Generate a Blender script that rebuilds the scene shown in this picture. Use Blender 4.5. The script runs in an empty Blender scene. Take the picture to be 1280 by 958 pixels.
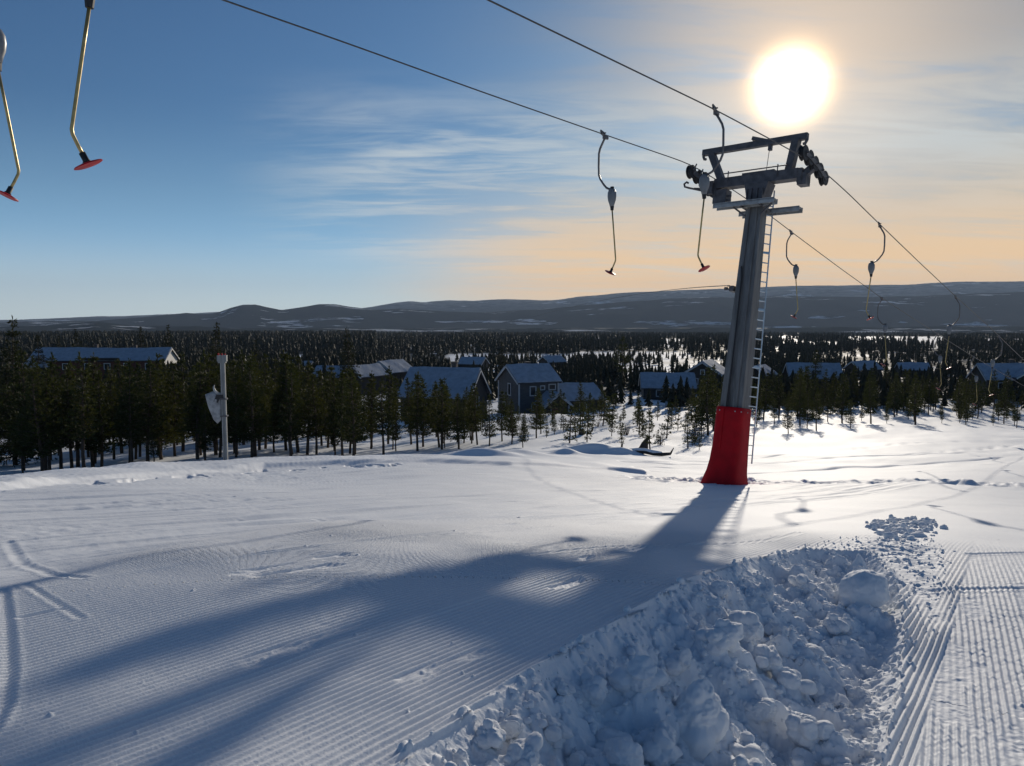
import bpy, bmesh, math, random
import numpy as np
from mathutils import Vector, Matrix, noise as mnoise

random.seed(7)
R = math.radians
C = bpy.context.scene.collection
SC = bpy.context.scene

# ------------------------------------------------------------------ camera
F_PX, CX, CY, HOR = 950.0, 640.0, 479.0, 400.0
PITCH = math.atan((CY - HOR) / F_PX)
cp, sp = math.cos(PITCH), math.sin(PITCH)
cam_d = bpy.data.cameras.new('camera')
cam = bpy.data.objects.new('camera', cam_d)
C.objects.link(cam)
cam_d.sensor_width = 36.0
cam_d.lens = 36.0 * F_PX / 1280.0
cam_d.clip_start = 0.05
cam_d.clip_end = 40000
cam.rotation_euler = (math.pi / 2 - PITCH, 0, 0)
SC.camera = cam

def ray(px, py):
    u = (px - CX) / F_PX
    v = (CY - py) / F_PX
    return (u, cp + v * sp, -sp + v * cp)

def at(px, py, D):
    r = ray(px, py)
    t = D / r[1]
    return Vector((r[0] * t, D, r[2] * t))

# ------------------------------------------------------------------ sun, sky
SUN_AZ, SUN_EL = R(19.6), R(15.67)
SUN = Vector((math.sin(SUN_AZ) * math.cos(SUN_EL), math.cos(SUN_AZ) * math.cos(SUN_EL), math.sin(SUN_EL)))
sl = bpy.data.lights.new('sun', 'SUN')
sl.energy = 3.1
sl.angle = R(0.53)
sl.color = (1.0, 0.90, 0.76)
so = bpy.data.objects.new('sun', sl)
C.objects.link(so)
so.rotation_euler = (-SUN).to_track_quat('-Z', 'Y').to_euler()

class NT:
    """small helper to write node trees"""
    def __init__(s, tree):
        s.t = tree; s.n = tree.nodes; s.l = tree.links
    def node(s, typ, **kw):
        n = s.n.new(typ)
        for k, v in kw.items():
            setattr(n, k, v)
        return n
    def put(s, sock, v):
        if isinstance(v, bpy.types.NodeSocket):
            s.l.new(v, sock)
        else:
            sock.default_value = v
    def math(s, op, a, b=0.0, c=0.0, clamp=False):
        n = s.node('ShaderNodeMath', operation=op, use_clamp=clamp)
        s.put(n.inputs[0], a); s.put(n.inputs[1], b); s.put(n.inputs[2], c)
        return n.outputs[0]
    def vmath(s, op, a, b=(0, 0, 0)):
        n = s.node('ShaderNodeVectorMath', operation=op)
        s.put(n.inputs[0], a); s.put(n.inputs[1], b)
        return n.outputs['Value'] if op in ('DOT_PRODUCT', 'LENGTH') else n.outputs[0]
    def mapr(s, v, a, b, c=0.0, d=1.0, smooth=True):
        n = s.node('ShaderNodeMapRange')
        n.interpolation_type = 'SMOOTHSTEP' if smooth else 'LINEAR'
        n.clamp = True
        s.put(n.inputs['Value'], v)
        n.inputs['From Min'].default_value = a; n.inputs['From Max'].default_value = b
        n.inputs['To Min'].default_value = c; n.inputs['To Max'].default_value = d
        return n.outputs[0]
    def mix(s, f, a, b, blend='MIX'):
        n = s.node('ShaderNodeMix', data_type='RGBA', blend_type=blend)
        s.put(n.inputs[0], f); s.put(n.inputs[6], a); s.put(n.inputs[7], b)
        return n.outputs[2]
    def noise(s, vec, scale, detail=3.0, rough=0.55, dist=0.0):
        n = s.node('ShaderNodeTexNoise')
        s.put(n.inputs['Vector'], vec)
        n.inputs['Scale'].default_value = scale; n.inputs['Detail'].default_value = detail
        n.inputs['Roughness'].default_value = rough; n.inputs['Distortion'].default_value = dist
        return n.outputs['Fac']
    def ramp(s, f, stops):
        n = s.node('ShaderNodeValToRGB')
        e = n.color_ramp.elements
        while len(e) < len(stops):
            e.new(0.5)
        for k, (p, c) in enumerate(stops):
            e[k].position = p; e[k].color = (*c, 1) if len(c) == 3 else c
        s.put(n.inputs[0], f)
        return n.outputs[0]

def lin(r, g, b):
    def f(c):
        c /= 255.0
        return c / 12.92 if c <= 0.04045 else ((c + 0.055) / 1.055) ** 2.4
    return (f(r), f(g), f(b), 1.0)

world = bpy.data.worlds.new('World')
SC.world = world
world.use_nodes = True
w = NT(world.node_tree)
w.n.clear()
wo = w.node('ShaderNodeOutputWorld')
bg = w.node('ShaderNodeBackground')
sky = w.node('ShaderNodeTexSky')
sky.sky_type = 'NISHITA'
sky.sun_disc = False
sky.sun_elevation = SUN_EL
sky.sun_rotation = SUN_AZ
sky.altitude = 600
sky.air_density = 1.0
sky.dust_density = 0.6
sky.ozone_density = 2.0
bg.inputs['Strength'].default_value = 0.05
K = 1.0 / 0.05
tc = w.node('ShaderNodeTexCoord')
d = w.vmath('NORMALIZE', tc.outputs['Generated'])
sep = w.node('ShaderNodeSeparateXYZ'); w.l.new(d, sep.inputs[0])
dx, dy, dz = sep.outputs
zc = w.math('MAXIMUM', dz, 0.0)
# high cirrus sheet, seen as a plane far above: perspective makes the streaks flatten to the horizon
den = w.math('ADD', zc, 0.10)
comb = w.node('ShaderNodeCombineXYZ')
w.l.new(w.math('DIVIDE', dx, den), comb.inputs[0])
w.l.new(w.math('DIVIDE', dy, den), comb.inputs[1])
mp = w.node('ShaderNodeMapping')
mp.inputs['Rotation'].default_value = (0, 0, R(-14))
mp.inputs['Scale'].default_value = (0.55, 1.9, 1)
w.l.new(comb.outputs[0], mp.inputs[0])
n1 = w.noise(mp.outputs[0], 0.9, 6, 0.55, 0.5)
n2 = w.noise(mp.outputs[0], 3.2, 6, 0.6, 0.8)
n3 = w.noise(comb.outputs[0], 0.55, 3, 0.5, 0.2)
streak = w.math('ADD', w.math('MULTIPLY', n1, 0.6), w.math('MULTIPLY', n2, 0.4))
sundot = w.vmath('DOT_PRODUCT', d, tuple(SUN))
ang = w.math('ARCCOSINE', w.math('MINIMUM', sundot, 0.9999999))
# veil on the sun's side of the sky
side = w.mapr(w.math('ADD', dx, w.math('MULTIPLY', n3, 0.18)), -0.06, 0.46)
front = w.mapr(dy, 0.1, 0.6)
veil = w.math('MULTIPLY', w.math('MULTIPLY', side, front), w.mapr(streak, 0.36, 0.58, 0.42, 1.0))
# wisps left of the sun
wl = w.mapr(dx, -0.36, -0.10)
wband = w.math('MULTIPLY', w.mapr(dz, 0.04, 0.13), w.mapr(dz, 0.31, 0.20))
wisp = w.math('MULTIPLY', w.math('MULTIPLY', w.math('MULTIPLY', wl, front), wband), w.mapr(streak, 0.40, 0.60))
wisp = w.math('MULTIPLY', wisp, 0.80)
veil_col = w.ramp(dz, [(0.0, lin(214, 182, 156)[:3]), (0.06, lin(226, 196, 160)[:3]), (0.13, lin(212, 200, 168)[:3]),
                       (0.21, lin(176, 174, 166)[:3]), (0.40, lin(112, 126, 148)[:3])])
veil_col = w.mix(w.mapr(ang, 0.36, 0.10), veil_col, lin(206, 190, 172))
skyc = w.mix(1.0, sky.outputs[0], (0.60, 0.96, 1.30, 1), 'MULTIPLY')
def scaled(col, k):
    return w.mix(1.0, col, (k, k, k, 1), 'MULTIPLY')
skyc = w.mix(w.mapr(dz, 0.26, -0.02, 0.0, 0.92), skyc, scaled(w.mix(w.mapr(dz, 0.0, 0.12), lin(200, 212, 212), lin(142, 186, 222)), K))
col = w.mix(w.math('MULTIPLY', veil, 0.86), skyc, scaled(veil_col, K))
col = w.mix(wisp, col, scaled(lin(206, 214, 216), K))
warm = w.math('MULTIPLY', w.math('MULTIPLY', w.mapr(dx, -0.24, 0.10), front), w.math('MULTIPLY', w.mapr(dz, -0.02, 0.045), w.mapr(dz, 0.21, 0.05)))
warm = w.math('MULTIPLY', warm, w.mapr(streak, 0.36, 0.56, 0.62, 1.0))
col = w.mix(warm, col, scaled(lin(238, 200, 150), K))
# the sun itself behind the thin cloud, with the bright aureole the cloud scatters
def glow(sig, amp):
    q = w.math('DIVIDE', w.math('ADD', ang, w.math('MULTIPLY', w.math('SUBTRACT', n2, 0.5), 0.007)), R(sig))
    return w.math('MULTIPLY', w.math('EXPONENT', w.math('MULTIPLY', w.math('MULTIPLY', q, q), -1.0)), amp * K)
gl = w.node('ShaderNodeCombineColor')
w.l.new(glow(1.66, 7.0), gl.inputs[0]); w.l.new(glow(1.56, 6.6), gl.inputs[1]); w.l.new(glow(1.40, 6.0), gl.inputs[2])
aur2 = w.math('MULTIPLY', w.math('POWER', w.mapr(ang, R(12.0), R(1.5), smooth=False), 2.0), w.mapr(streak, 0.34, 0.60, 0.55, 1.15))
col = w.mix(1.0, col, w.mix(1.0, (0.32 * K, 0.21 * K, 0.11 * K, 1), w.mix(aur2, (0, 0, 0, 1), (1, 1, 1, 1)), 'MULTIPLY'), 'ADD')
col = w.mix(1.0, col, gl.outputs[0], 'ADD')
lift = w.mapr(dz, 0.17, 0.02, 1.0, 1.32)
liftc = w.node('ShaderNodeCombineColor')
for i_ in range(3): w.l.new(lift, liftc.inputs[i_])
col = w.mix(1.0, col, liftc.outputs[0], 'MULTIPLY')
w.l.new(col, bg.inputs['Color'])
w.l.new(bg.outputs[0], wo.inputs['Surface'])

SC.view_settings.view_transform = 'Standard'
SC.view_settings.look = 'None'
SC.view_settings.gamma = 1
SC.view_settings.use_curve_mapping = False
SC.view_settings.exposure = 0.0
SC.render.engine = 'CYCLES'
SC.cycles.use_denoising = True
SC.cycles.max_bounces = 6
SC.cycles.diffuse_bounces = 3
SC.cycles.glossy_bounces = 2
SC.cycles.transmission_bounces = 3
SC.cycles.transparent_max_bounces = 6
SC.cycles.volume_bounces = 0
SC.cycles.sample_clamp_indirect = 4.0

# ------------------------------------------------------------------ materials
def mat(name):
    m = bpy.data.materials.new(name)
    m.use_nodes = True
    nt = NT(m.node_tree)
    return m, nt, nt.n['Principled BSDF']

def simple(name, col, rough=0.6, metal=0.0, nscale=None, namt=0.25, spec=0.5, bump=0.0, bscale=30, stretch=(1, 1, 1)):
    m, nt, b = mat(name)
    b.inputs['Roughness'].default_value = rough
    b.inputs['Metallic'].default_value = metal
    b.inputs['Specular IOR Level'].default_value = spec
    tcn = nt.node('ShaderNodeTexCoord')
    mpn = nt.node('ShaderNodeMapping')
    mpn.inputs['Scale'].default_value = stretch
    nt.l.new(tcn.outputs['Object'], mpn.inputs[0])
    f = nt.noise(mpn.outputs[0], nscale or 4.0, 4, 0.6)
    dark = tuple(c * (1 - namt) for c in col[:3]) + (1,)
    lite = tuple(min(1, c * (1 + namt)) for c in col[:3]) + (1,)
    nt.l.new(nt.mix(nt.mapr(f, 0.3, 0.7), dark, lite), b.inputs['Base Color'])
    if bump:
        bn = nt.node('ShaderNodeBump')
        bn.inputs['Strength'].default_value = 1.0
        bn.inputs['Distance'].default_value = bump
        nt.l.new(nt.noise(mpn.outputs[0], bscale, 3), bn.inputs['Height'])
        nt.l.new(bn.outputs[0], b.inputs['Normal'])
    return m

def snow_mat(name, forest=False, rough=0.68, spec=0.40):
    m, nt, b = mat(name)
    g = nt.node('ShaderNodeTexCoord')
    pos = g.outputs['Object']
    n_a = nt.noise(pos, 0.7, 4, 0.6)
    base = nt.mix(n_a, (0.80, 0.83, 0.87, 1), (0.86, 0.88, 0.90, 1))
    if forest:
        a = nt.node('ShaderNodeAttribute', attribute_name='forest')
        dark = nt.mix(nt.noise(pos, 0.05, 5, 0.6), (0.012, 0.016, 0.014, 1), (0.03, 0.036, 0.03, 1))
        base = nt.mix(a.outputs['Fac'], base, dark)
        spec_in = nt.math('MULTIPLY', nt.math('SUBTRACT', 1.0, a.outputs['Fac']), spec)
    nt.l.new(base, b.inputs['Base Color'])
    b.inputs['Roughness'].default_value = rough
    nt.put(b.inputs['Specular IOR Level'], spec_in if forest else spec)
    b.inputs['IOR'].default_value = 1.4
    b.inputs['Sheen Weight'].default_value = 0.0
    h = nt.math('ADD', nt.math('MULTIPLY', nt.noise(pos, 90, 3, 0.6), 0.5), nt.math('MULTIPLY', nt.noise(pos, 14, 4, 0.65), 1.0))
    bn = nt.node('ShaderNodeBump')
    bn.inputs['Strength'].default_value = 0.35
    bn.inputs['Distance'].default_value = 0.012
    nt.l.new(h, bn.inputs['Height'])
    nt.l.new(bn.outputs[0], b.inputs['Normal'])
    return m

M = {}
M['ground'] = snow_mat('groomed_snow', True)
M['snow'] = snow_mat('loose_snow', rough=0.7, spec=0.25)
M['roof_snow'] = simple('shade_toned_roof_snow', (0.34, 0.38, 0.44), 0.85, 0, 1.5, 0.14, 0.15, 0.03, 3)  # snow darkened and blued: the shade on the roofs is put into its colour
M['galv'] = simple('galvanised_steel', (0.16, 0.158, 0.155), 0.5, 0.35, 2.2, 0.28, stretch=(4, 4, 0.5))
M['galv_light'] = simple('galvanised_grating', (0.34, 0.35, 0.35), 0.55, 0.3, 6, 0.2)
M['post'] = simple('weathered_post_steel', (0.21, 0.22, 0.22), 0.6, 0.2, 3, 0.25, stretch=(3, 3, 0.6))
M['ladder'] = simple('bright_ladder_steel', (0.55, 0.55, 0.56), 0.28, 0.85, 6, 0.1)
M['dark_steel'] = simple('dark_painted_steel', (0.10, 0.095, 0.10), 0.5, 0.2, 5, 0.3)
M['rubber'] = simple('black_rubber', (0.02, 0.02, 0.022), 0.6, 0, 8, 0.2)
M['cable'] = simple('steel_cable', (0.10, 0.095, 0.09), 0.5, 0.4, 20, 0.2)
M['red_vinyl'] = simple('red_vinyl_padding', (0.42, 0.004, 0.010), 0.6, 0, 3, 0.14, spec=0.18, bump=0.012, bscale=4)
M['red_plastic'] = simple('red_plastic', (0.42, 0.006, 0.014), 0.4, 0, 6, 0.1, spec=0.3)
M['brass_rod'] = simple('yellow_zinc_rod', (0.46, 0.34, 0.14), 0.38, 0.55, 6, 0.2)
M['box_plastic'] = simple('grey_spring_box', (0.18, 0.19, 0.20), 0.4, 0.1, 5, 0.15)
M['bracket'] = simple('bracket_steel', (0.14, 0.13, 0.13), 0.45, 0.4, 8, 0.2)
M['bark'] = simple('pine_bark', (0.075, 0.052, 0.036), 0.9, 0, 6, 0.35, bump=0.02, bscale=14, stretch=(1, 1, 0.3))
M['wood_dark'] = simple('dark_brown_boards', (0.026, 0.024, 0.025), 0.8, 0, 3, 0.3, stretch=(0.6, 0.6, 7))
M['wood_grey'] = simple('grey_boards', (0.065, 0.068, 0.074), 0.8, 0, 3, 0.25, stretch=(0.6, 0.6, 7))
M['wood_red'] = simple('falu_red_boards', (0.13, 0.035, 0.025), 0.85, 0, 3, 0.3, stretch=(3, 3, 0.6))
M['white_paint'] = simple('white_paint', (0.74, 0.72, 0.68), 0.6, 0, 4, 0.06)
M['grey_trim'] = simple('grey_trim', (0.45, 0.46, 0.47), 0.6, 0, 4, 0.1)
M['glass'] = simple('dark_window_glass', (0.02, 0.024, 0.03), 0.08, 0, 2, 0.2)
M['roof_felt'] = simple('dark_roof_felt', (0.04, 0.04, 0.045), 0.8, 0, 4, 0.2)
M['brick'] = simple('sooty_chimney', (0.09, 0.075, 0.07), 0.9, 0, 10, 0.3)
M['cloth'] = simple('grey_net_cloth', (0.30, 0.31, 0.32), 0.8, 0, 9, 0.25)
M['old_wood'] = simple('weathered_timber', (0.06, 0.048, 0.04), 0.9, 0, 4, 0.35, bump=0.02, bscale=12, stretch=(0.3, 3, 3))

def needle_mat(name, c1, c2, trans):
    m, nt, b = mat(name)
    o = nt.node('ShaderNodeObjectInfo')
    g = nt.node('ShaderNodeNewGeometry')
    f = nt.math('ADD', nt.math('MULTIPLY', o.outputs['Random'], 0.5), nt.math('MULTIPLY', g.outputs['Random Per Island'], 0.5))
    base = nt.mix(f, c1, c2)
    nt.l.new(base, b.inputs['Base Color'])
    b.inputs['Roughness'].default_value = 0.7
    b.inputs['Specular IOR Level'].default_value = 0.2
    t = nt.node('ShaderNodeBsdfTranslucent')
    nt.l.new(nt.mix(1.0, base, (1.5, 1.2, 0.6, 1), 'MULTIPLY'), t.inputs['Color'])
    mx = nt.node('ShaderNodeMixShader')
    mx.inputs[0].default_value = trans
    nt.l.new(b.outputs[0], mx.inputs[1]); nt.l.new(t.outputs[0], mx.inputs[2])
    nt.l.new(mx.outputs[0], nt.n['Material Output'].inputs['Surface'])
    return m
M['needles'] = needle_mat('pine_needles', (0.020, 0.034, 0.012, 1), (0.052, 0.064, 0.020, 1), 0.34)
M['spruce'] = needle_mat('spruce_needles', (0.016, 0.024, 0.012, 1), (0.036, 0.044, 0.018, 1), 0.22)
M['far_needles'] = needle_mat('far_forest_needles', (0.012, 0.018, 0.012, 1), (0.032, 0.038, 0.024, 1), 0.15)
M['twig'] = simple('bare_twigs', (0.07, 0.045, 0.035), 0.9, 0, 5, 0.3)

# ------------------------------------------------------------------ small helpers
def link_mesh(name, verts, faces, m, parent=None, smooth=False):
    me = bpy.data.meshes.new(name)
    me.from_pydata([tuple(v) for v in verts], [], faces)
    me.validate()
    if smooth:
        me.polygons.foreach_set('use_smooth', [True] * len(me.polygons))
    me.materials.append(m)
    o = bpy.data.objects.new(name, me)
    C.objects.link(o)
    if parent is not None:
        o.parent = parent
    return o

def tag(o, label, cat, group=None, kind=None):
    o['label'] = label
    o['category'] = cat
    if group: o['group'] = group
    if kind: o['kind'] = kind
    return o

def thing(name, label, cat, loc, rot=(0, 0, 0), group=None):
    o = bpy.data.objects.new(name, None)
    o.empty_display_size = 0.3
    C.objects.link(o)
    o.location = loc
    o.rotation_euler = rot
    return tag(o, label, cat, group)

class MB:
    """collects shapes for one mesh"""
    def __init__(s):
        s.v = []; s.f = []
    def add(s, vs, fs):
        k = len(s.v)
        s.v += [Vector(v) for v in vs]
        s.f += [tuple(i + k for i in f) for f in fs]
        return s
    def box(s, c, size, rot=None):
        hx, hy, hz = size[0] / 2, size[1] / 2, size[2] / 2
        vs = [Vector((x, y, z)) for x in (-hx, hx) for y in (-hy, hy) for z in (-hz, hz)]
        if rot is not None:
            vs = [rot @ v for v in vs]
        c = Vector(c)
        return s.add([c + v for v in vs], [(0, 1, 3, 2), (4, 6, 7, 5), (0, 4, 5, 1), (2, 3, 7, 6), (0, 2, 6, 4), (1, 5, 7, 3)])
    def bar(s, a, b, w_, h_, up=(0, 0, 1)):
        a, b = Vector(a), Vector(b)
        dv = (b - a)
        L = dv.length
        dv.normalize()
        up = Vector(up)
        sd = dv.cross(up)
        if sd.length < 1e-4:
            sd = dv.cross(Vector((1, 0, 0)))
        sd.normalize()
        u2 = sd.cross(dv)
        rot = Matrix((dv, sd, u2)).transposed()
        return s.box((a + b) / 2, (L, w_, h_), rot)
    def tube(s, pts, r, n=8, caps=True):
        pts = [Vector(p) for p in pts]
        rs = r if isinstance(r, (list, tuple)) else [r] * len(pts)
        k0 = len(s.v)
        prev = None
        for i, p in enumerate(pts):
            if i == 0: t = pts[1] - pts[0]
            elif i == len(pts) - 1: t = pts[-1] - pts[-2]
            else: t = (pts[i + 1] - p).normalized() + (p - pts[i - 1]).normalized()
            t.normalize()
            if prev is None:
                a = t.cross(Vector((0, 0, 1)) if abs(t.z) < 0.9 else Vector((1, 0, 0)))
            else:
                a = prev - t * prev.dot(t)
            a.normalize(); prev = a
            b = t.cross(a)
            for j in range(n):
                q = 2 * math.pi * j / n
                s.v.append(p + (a * math.cos(q) + b * math.sin(q)) * rs[i])
        for i in range(len(pts) - 1):
            for j in range(n):
                a0 = k0 + i * n + j; a1 = k0 + i * n + (j + 1) % n
                s.f.append((a0, a1, a1 + n, a0 + n))
        if caps:
            s.f.append(tuple(k0 + j for j in range(n))[::-1])
            s.f.append(tuple(k0 + (len(pts) - 1) * n + j for j in range(n)))
        return s
    def disc(s, c, axis, r, th, n=20, r2=None):
        axis = Vector(axis).normalized()
        c = Vector(c)
        r2 = r if r2 is None else r2
        bev = min(th * 0.35, r * 0.2)
        pts = [c - axis * th / 2, c - axis * (th / 2 - bev), c + axis * (th / 2 - bev), c + axis * th / 2]
        return s.tube(pts, [r - bev, r, r2, r2 - bev], n)
    def loft(s, rings):
        k0 = len(s.v); n = len(rings[0])
        for rg in rings:
            s.v += [Vector(p) for p in rg]
        for i in range(len(rings) - 1):
            for j in range(n):
                a0 = k0 + i * n + j; a1 = k0 + i * n + (j + 1) % n
                s.f.append((a0, a1, a1 + n, a0 + n))
        s.f.append(tuple(k0 + j for j in range(n))[::-1])
        s.f.append(tuple(k0 + (len(rings) - 1) * n + j for j in range(n)))
        return s
    def build(s, name, m, parent=None, smooth=False):
        return link_mesh(name, s.v, s.f, m, parent, smooth)

def auto_smooth(o, ang=35):
    me = o.data
    me.polygons.foreach_set('use_smooth', [True] * len(me.polygons))
    me.set_sharp_from_angle(angle=R(ang))
    return o

def copy_tree(o, parent=None):
    c_ = o.copy()
    C.objects.link(c_)
    if parent is not None:
        c_.parent = parent
    for ch in list(o.children):
        copy_tree(ch, c_)
    return c_

# ------------------------------------------------------------------ terrain height
def z0(D):
    return np.interp(D, [0.0, 1.5, 2.3, 3.2, 4.5, 6.5, 9, 13, 17, 21], [-1.25, -1.385, -1.47, -1.565, -1.69, -1.99, -2.39, -3.07, -3.75, -4.43])
CP = []
for D in (0.6, 1.0, 1.5, 2.3, 3.2, 4.5, 6.5, 9, 13):
    for u in (-1.3, -0.75, -0.35, 0.0, 0.4, 0.8, 1.3):
        if D == 13 and u < -0.7: continue
        CP.append((u * D, D, float(z0(D)) - 0.033 * u * D))
for D, u in ((17, 0.0), (17, 0.4), (17, 0.9), (17, -0.35), (20.5, 0.1)):
    CP.append((u * D, D, float(z0(D)) - 0.033 * u * D))
def cpx(px, *pairs):
    for D, py in pairs:
        p = at(px, py, D)
        CP.append((p.x, p.y, p.z))
cpx(-260, (15, 612), (22, 618), (40, 602), (60, 580), (100, 540), (200, 485), (400, 447))
cpx(0, (15, 598), (19, 606), (26, 607), (40, 595), (52, 588), (70, 563), (100, 530), (200, 478), (400, 446))
cpx(150, (17.5, 586), (22, 592), (30, 595), (48, 582), (65, 560))
cpx(300, (20, 581), (23, 576), (30, 583), (45, 573), (60, 558), (100, 522), (200, 474), (400, 445))
cpx(480, (24, 572.5), (32, 578), (48, 566), (65, 548))
cpx(640, (25.5, 575), (32, 575), (45, 560), (65, 541), (110, 514), (200, 474), (400, 446))
cpx(760, (24, 592), (30, 582), (38, 572), (52, 556), (80, 530), (130, 496), (200, 472), (400, 444))
cpx(908, (22, 606))
cpx(900, (27, 594), (36, 578), (50, 560), (70, 540), (100, 517), (150, 488), (250, 462), (400, 444))
cpx(1080, (24, 598), (32, 580), (45, 562), (60, 546), (80, 529), (130, 497), (200, 474))
cpx(1280, (24, 590), (33, 572), (48, 553), (65, 540), (85, 531), (130, 500), (200, 475), (400, 445))
cpx(1560, (24, 580), (40, 560), (65, 540), (100, 520), (200, 475), (400, 445))
for px in (-260, 100, 400, 640, 900, 1280, 1560):
    cpx(px, (900, 424), (2600, 414.5))
CPA = np.array(CP)
LK = 0.55
def tps_coords(x, y):
    r = np.maximum(np.hypot(x, y), 0.3)
    az = np.clip(np.arctan2(x, y), R(-62), R(62))
    return az, np.log(r) * LK, r
ca, cl, cr = tps_coords(CPA[:, 0], CPA[:, 1])
cval = CPA[:, 2] / cr
def phi(d2):
    return np.where(d2 > 1e-12, d2 * np.log(np.maximum(d2, 1e-12)) * 0.5, 0.0)
n_ = len(ca)
Kmat = phi((ca[:, None] - ca[None]) ** 2 + (cl[:, None] - cl[None]) ** 2) + np.eye(n_) * 2e-4
Pm = np.stack([np.ones(n_), ca, cl], 1)
Amat = np.zeros((n_ + 3, n_ + 3))
Amat[:n_, :n_] = Kmat; Amat[:n_, n_:] = Pm; Amat[n_:, :n_] = Pm.T
SOL = np.linalg.solve(Amat, np.concatenate([cval, np.zeros(3)]))

def base_height(x, y):
    x = np.asarray(x, float).ravel(); y = np.asarray(y, float).ravel()
    out = np.empty_like(x)
    for i in range(0, len(x), 40000):
        xs, ys = x[i:i + 40000], y[i:i + 40000]
        a, l, r = tps_coords(xs, ys)
        l = np.minimum(l, math.log(2600) * LK)
        v = SOL[n_] + SOL[n_ + 1] * a + SOL[n_ + 2] * l
        v = v + phi((a[:, None] - ca[None]) ** 2 + (l[:, None] - cl[None]) ** 2) @ SOL[:n_]
        zf = np.where(r > 2600, v * 2600, v * r)
        # slope that climbs gently behind the photographer
        zb = -1.2 - 0.033 * np.clip(xs, -60, 60) - 0.10 * np.clip(ys, -60, 3)
        raw = np.abs(np.arctan2(xs, ys))
        wgt = np.clip((raw - R(62)) / R(50), 0, 1)
        wgt = wgt * wgt * (3 - 2 * wgt)
        wn = np.clip((0.9 - r) / 0.6, 0, 1)
        wgt = np.maximum(wgt, wn)
        # the right-hand lane lies lower: a bank falls to it from the edge of the main piste
        nn = xs * math.cos(R(31)) - ys * math.sin(R(31)); tl_ = xs * math.sin(R(31)) + ys * math.cos(R(31))
        u_ = np.clip((nn + 1.75) / 1.35, 0, 1); v_ = np.clip((9.5 - tl_) / 5.0, 0, 1)
        drop = 0.50 * u_ * u_ * (3 - 2 * u_) * v_ * v_ * (3 - 2 * v_)
        out[i:i + 40000] = zf * (1 - wgt) + zb * wgt - drop
    return out

# value noise
def hsh(ix, iy, seed):
    h = (ix.astype(np.int64) * 374761393 + iy.astype(np.int64) * 668265263 + seed * 1442695041) & 0x7fffffff
    h = ((h ^ (h >> 13)) * 1274126177) & 0x7fffffff
    return ((h ^ (h >> 16)) & 0xffff) / 65535.0
def vnoise(x, y, seed=0):
    ix = np.floor(x); iy = np.floor(y)
    fx = x - ix; fy = y - iy
    fx = fx * fx * fx * (fx * (fx * 6 - 15) + 10); fy = fy * fy * fy * (fy * (fy * 6 - 15) + 10)
    a = hsh(ix, iy, seed); b = hsh(ix + 1, iy, seed); c_ = hsh(ix, iy + 1, seed); d_ = hsh(ix + 1, iy + 1, seed)
    return (a * (1 - fx) + b * fx) * (1 - fy) + (c_ * (1 - fx) + d_ * fx) * fy - 0.5
def fbm(x, y, oct=4, seed=0, gain=0.5):
    s = 0; a = 1.0
    for k in range(oct):
        s = s + a * vnoise(x, y, seed + k * 17)
        x = x * 2.03 + 3.1; y = y * 2.03 + 7.7; a *= gain
    return s
def sstep(a, b, v):
    t = np.clip((v - a) / (b - a), 0, 1)
    return t * t * (3 - 2 * t)

def hit(px, py, zoff=0.0):
    """where the line of sight through a photo point meets the base terrain"""
    r = np.array(ray(px, py))
    ts = np.geomspace(1.0, 3000, 900)
    p = r[None] * ts[:, None]
    g = p[:, 2] - (base_height(p[:, 0], p[:, 1]) + zoff)
    k = int(np.argmax(g < 0))
    a, b = ts[k - 1], ts[k]
    for _ in range(24):
        m_ = (a + b) / 2
        q = r * m_
        if q[2] - (base_height([q[0]], [q[1]])[0] + zoff) < 0: b = m_
        else: a = m_
    return Vector(r * b)

# ------------------------------------------------------------------ snow relief on the ground sheet
A0 = R(35)
tdir = np.array([math.sin(A0), math.cos(A0)])          # along the corduroy
ndir = np.array([math.cos(A0), -math.sin(A0)])         # across it, to the right
tt_ = np.linspace(-40, 60, 2000)
Hc_ = np.cumsum(np.tan(np.radians(np.interp(tt_, [-5, 1, 8, 20, 60], [33, 34, 37, 44, 46]) - 35))) * (tt_[1] - tt_[0])
Hc_ -= np.interp(0, tt_, Hc_)
def rib_q(x, y):
    t = x * tdir[0] + y * tdir[1]
    n = x * ndir[0] + y * ndir[1]
    return n - np.interp(t, tt_, Hc_), t

def seg_dist(x, y, poly):
    best = np.full(x.shape, 1e9)
    for (ax, ay), (bx, by) in zip(poly[:-1], poly[1:]):
        ex_, ey_ = bx - ax, by - ay
        u = np.clip(((x - ax) * ex_ + (y - ay) * ey_) / (ex_ * ex_ + ey_ * ey_), 0, 1)
        best = np.minimum(best, np.hypot(x - ax - u * ex_, y - ay - u * ey_))
    return best
def inside(x, y, poly):
    r = np.zeros(x.shape, bool)
    n = len(poly)
    for i in range(n):
        (ax, ay), (bx, by) = poly[i], poly[(i + 1) % n]
        c_ = ((ay > y) != (by > y))
        with np.errstate(divide='ignore', invalid='ignore'):
            xi = (bx - ax) * (y - ay) / (by - ay + 1e-12) + ax
        r ^= c_ & (x < xi)
    return r
def sdist(x, y, poly):
    dd = seg_dist(x, y, poly + [poly[0]])
    return np.where(inside(x, y, poly), dd, -dd)

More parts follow.
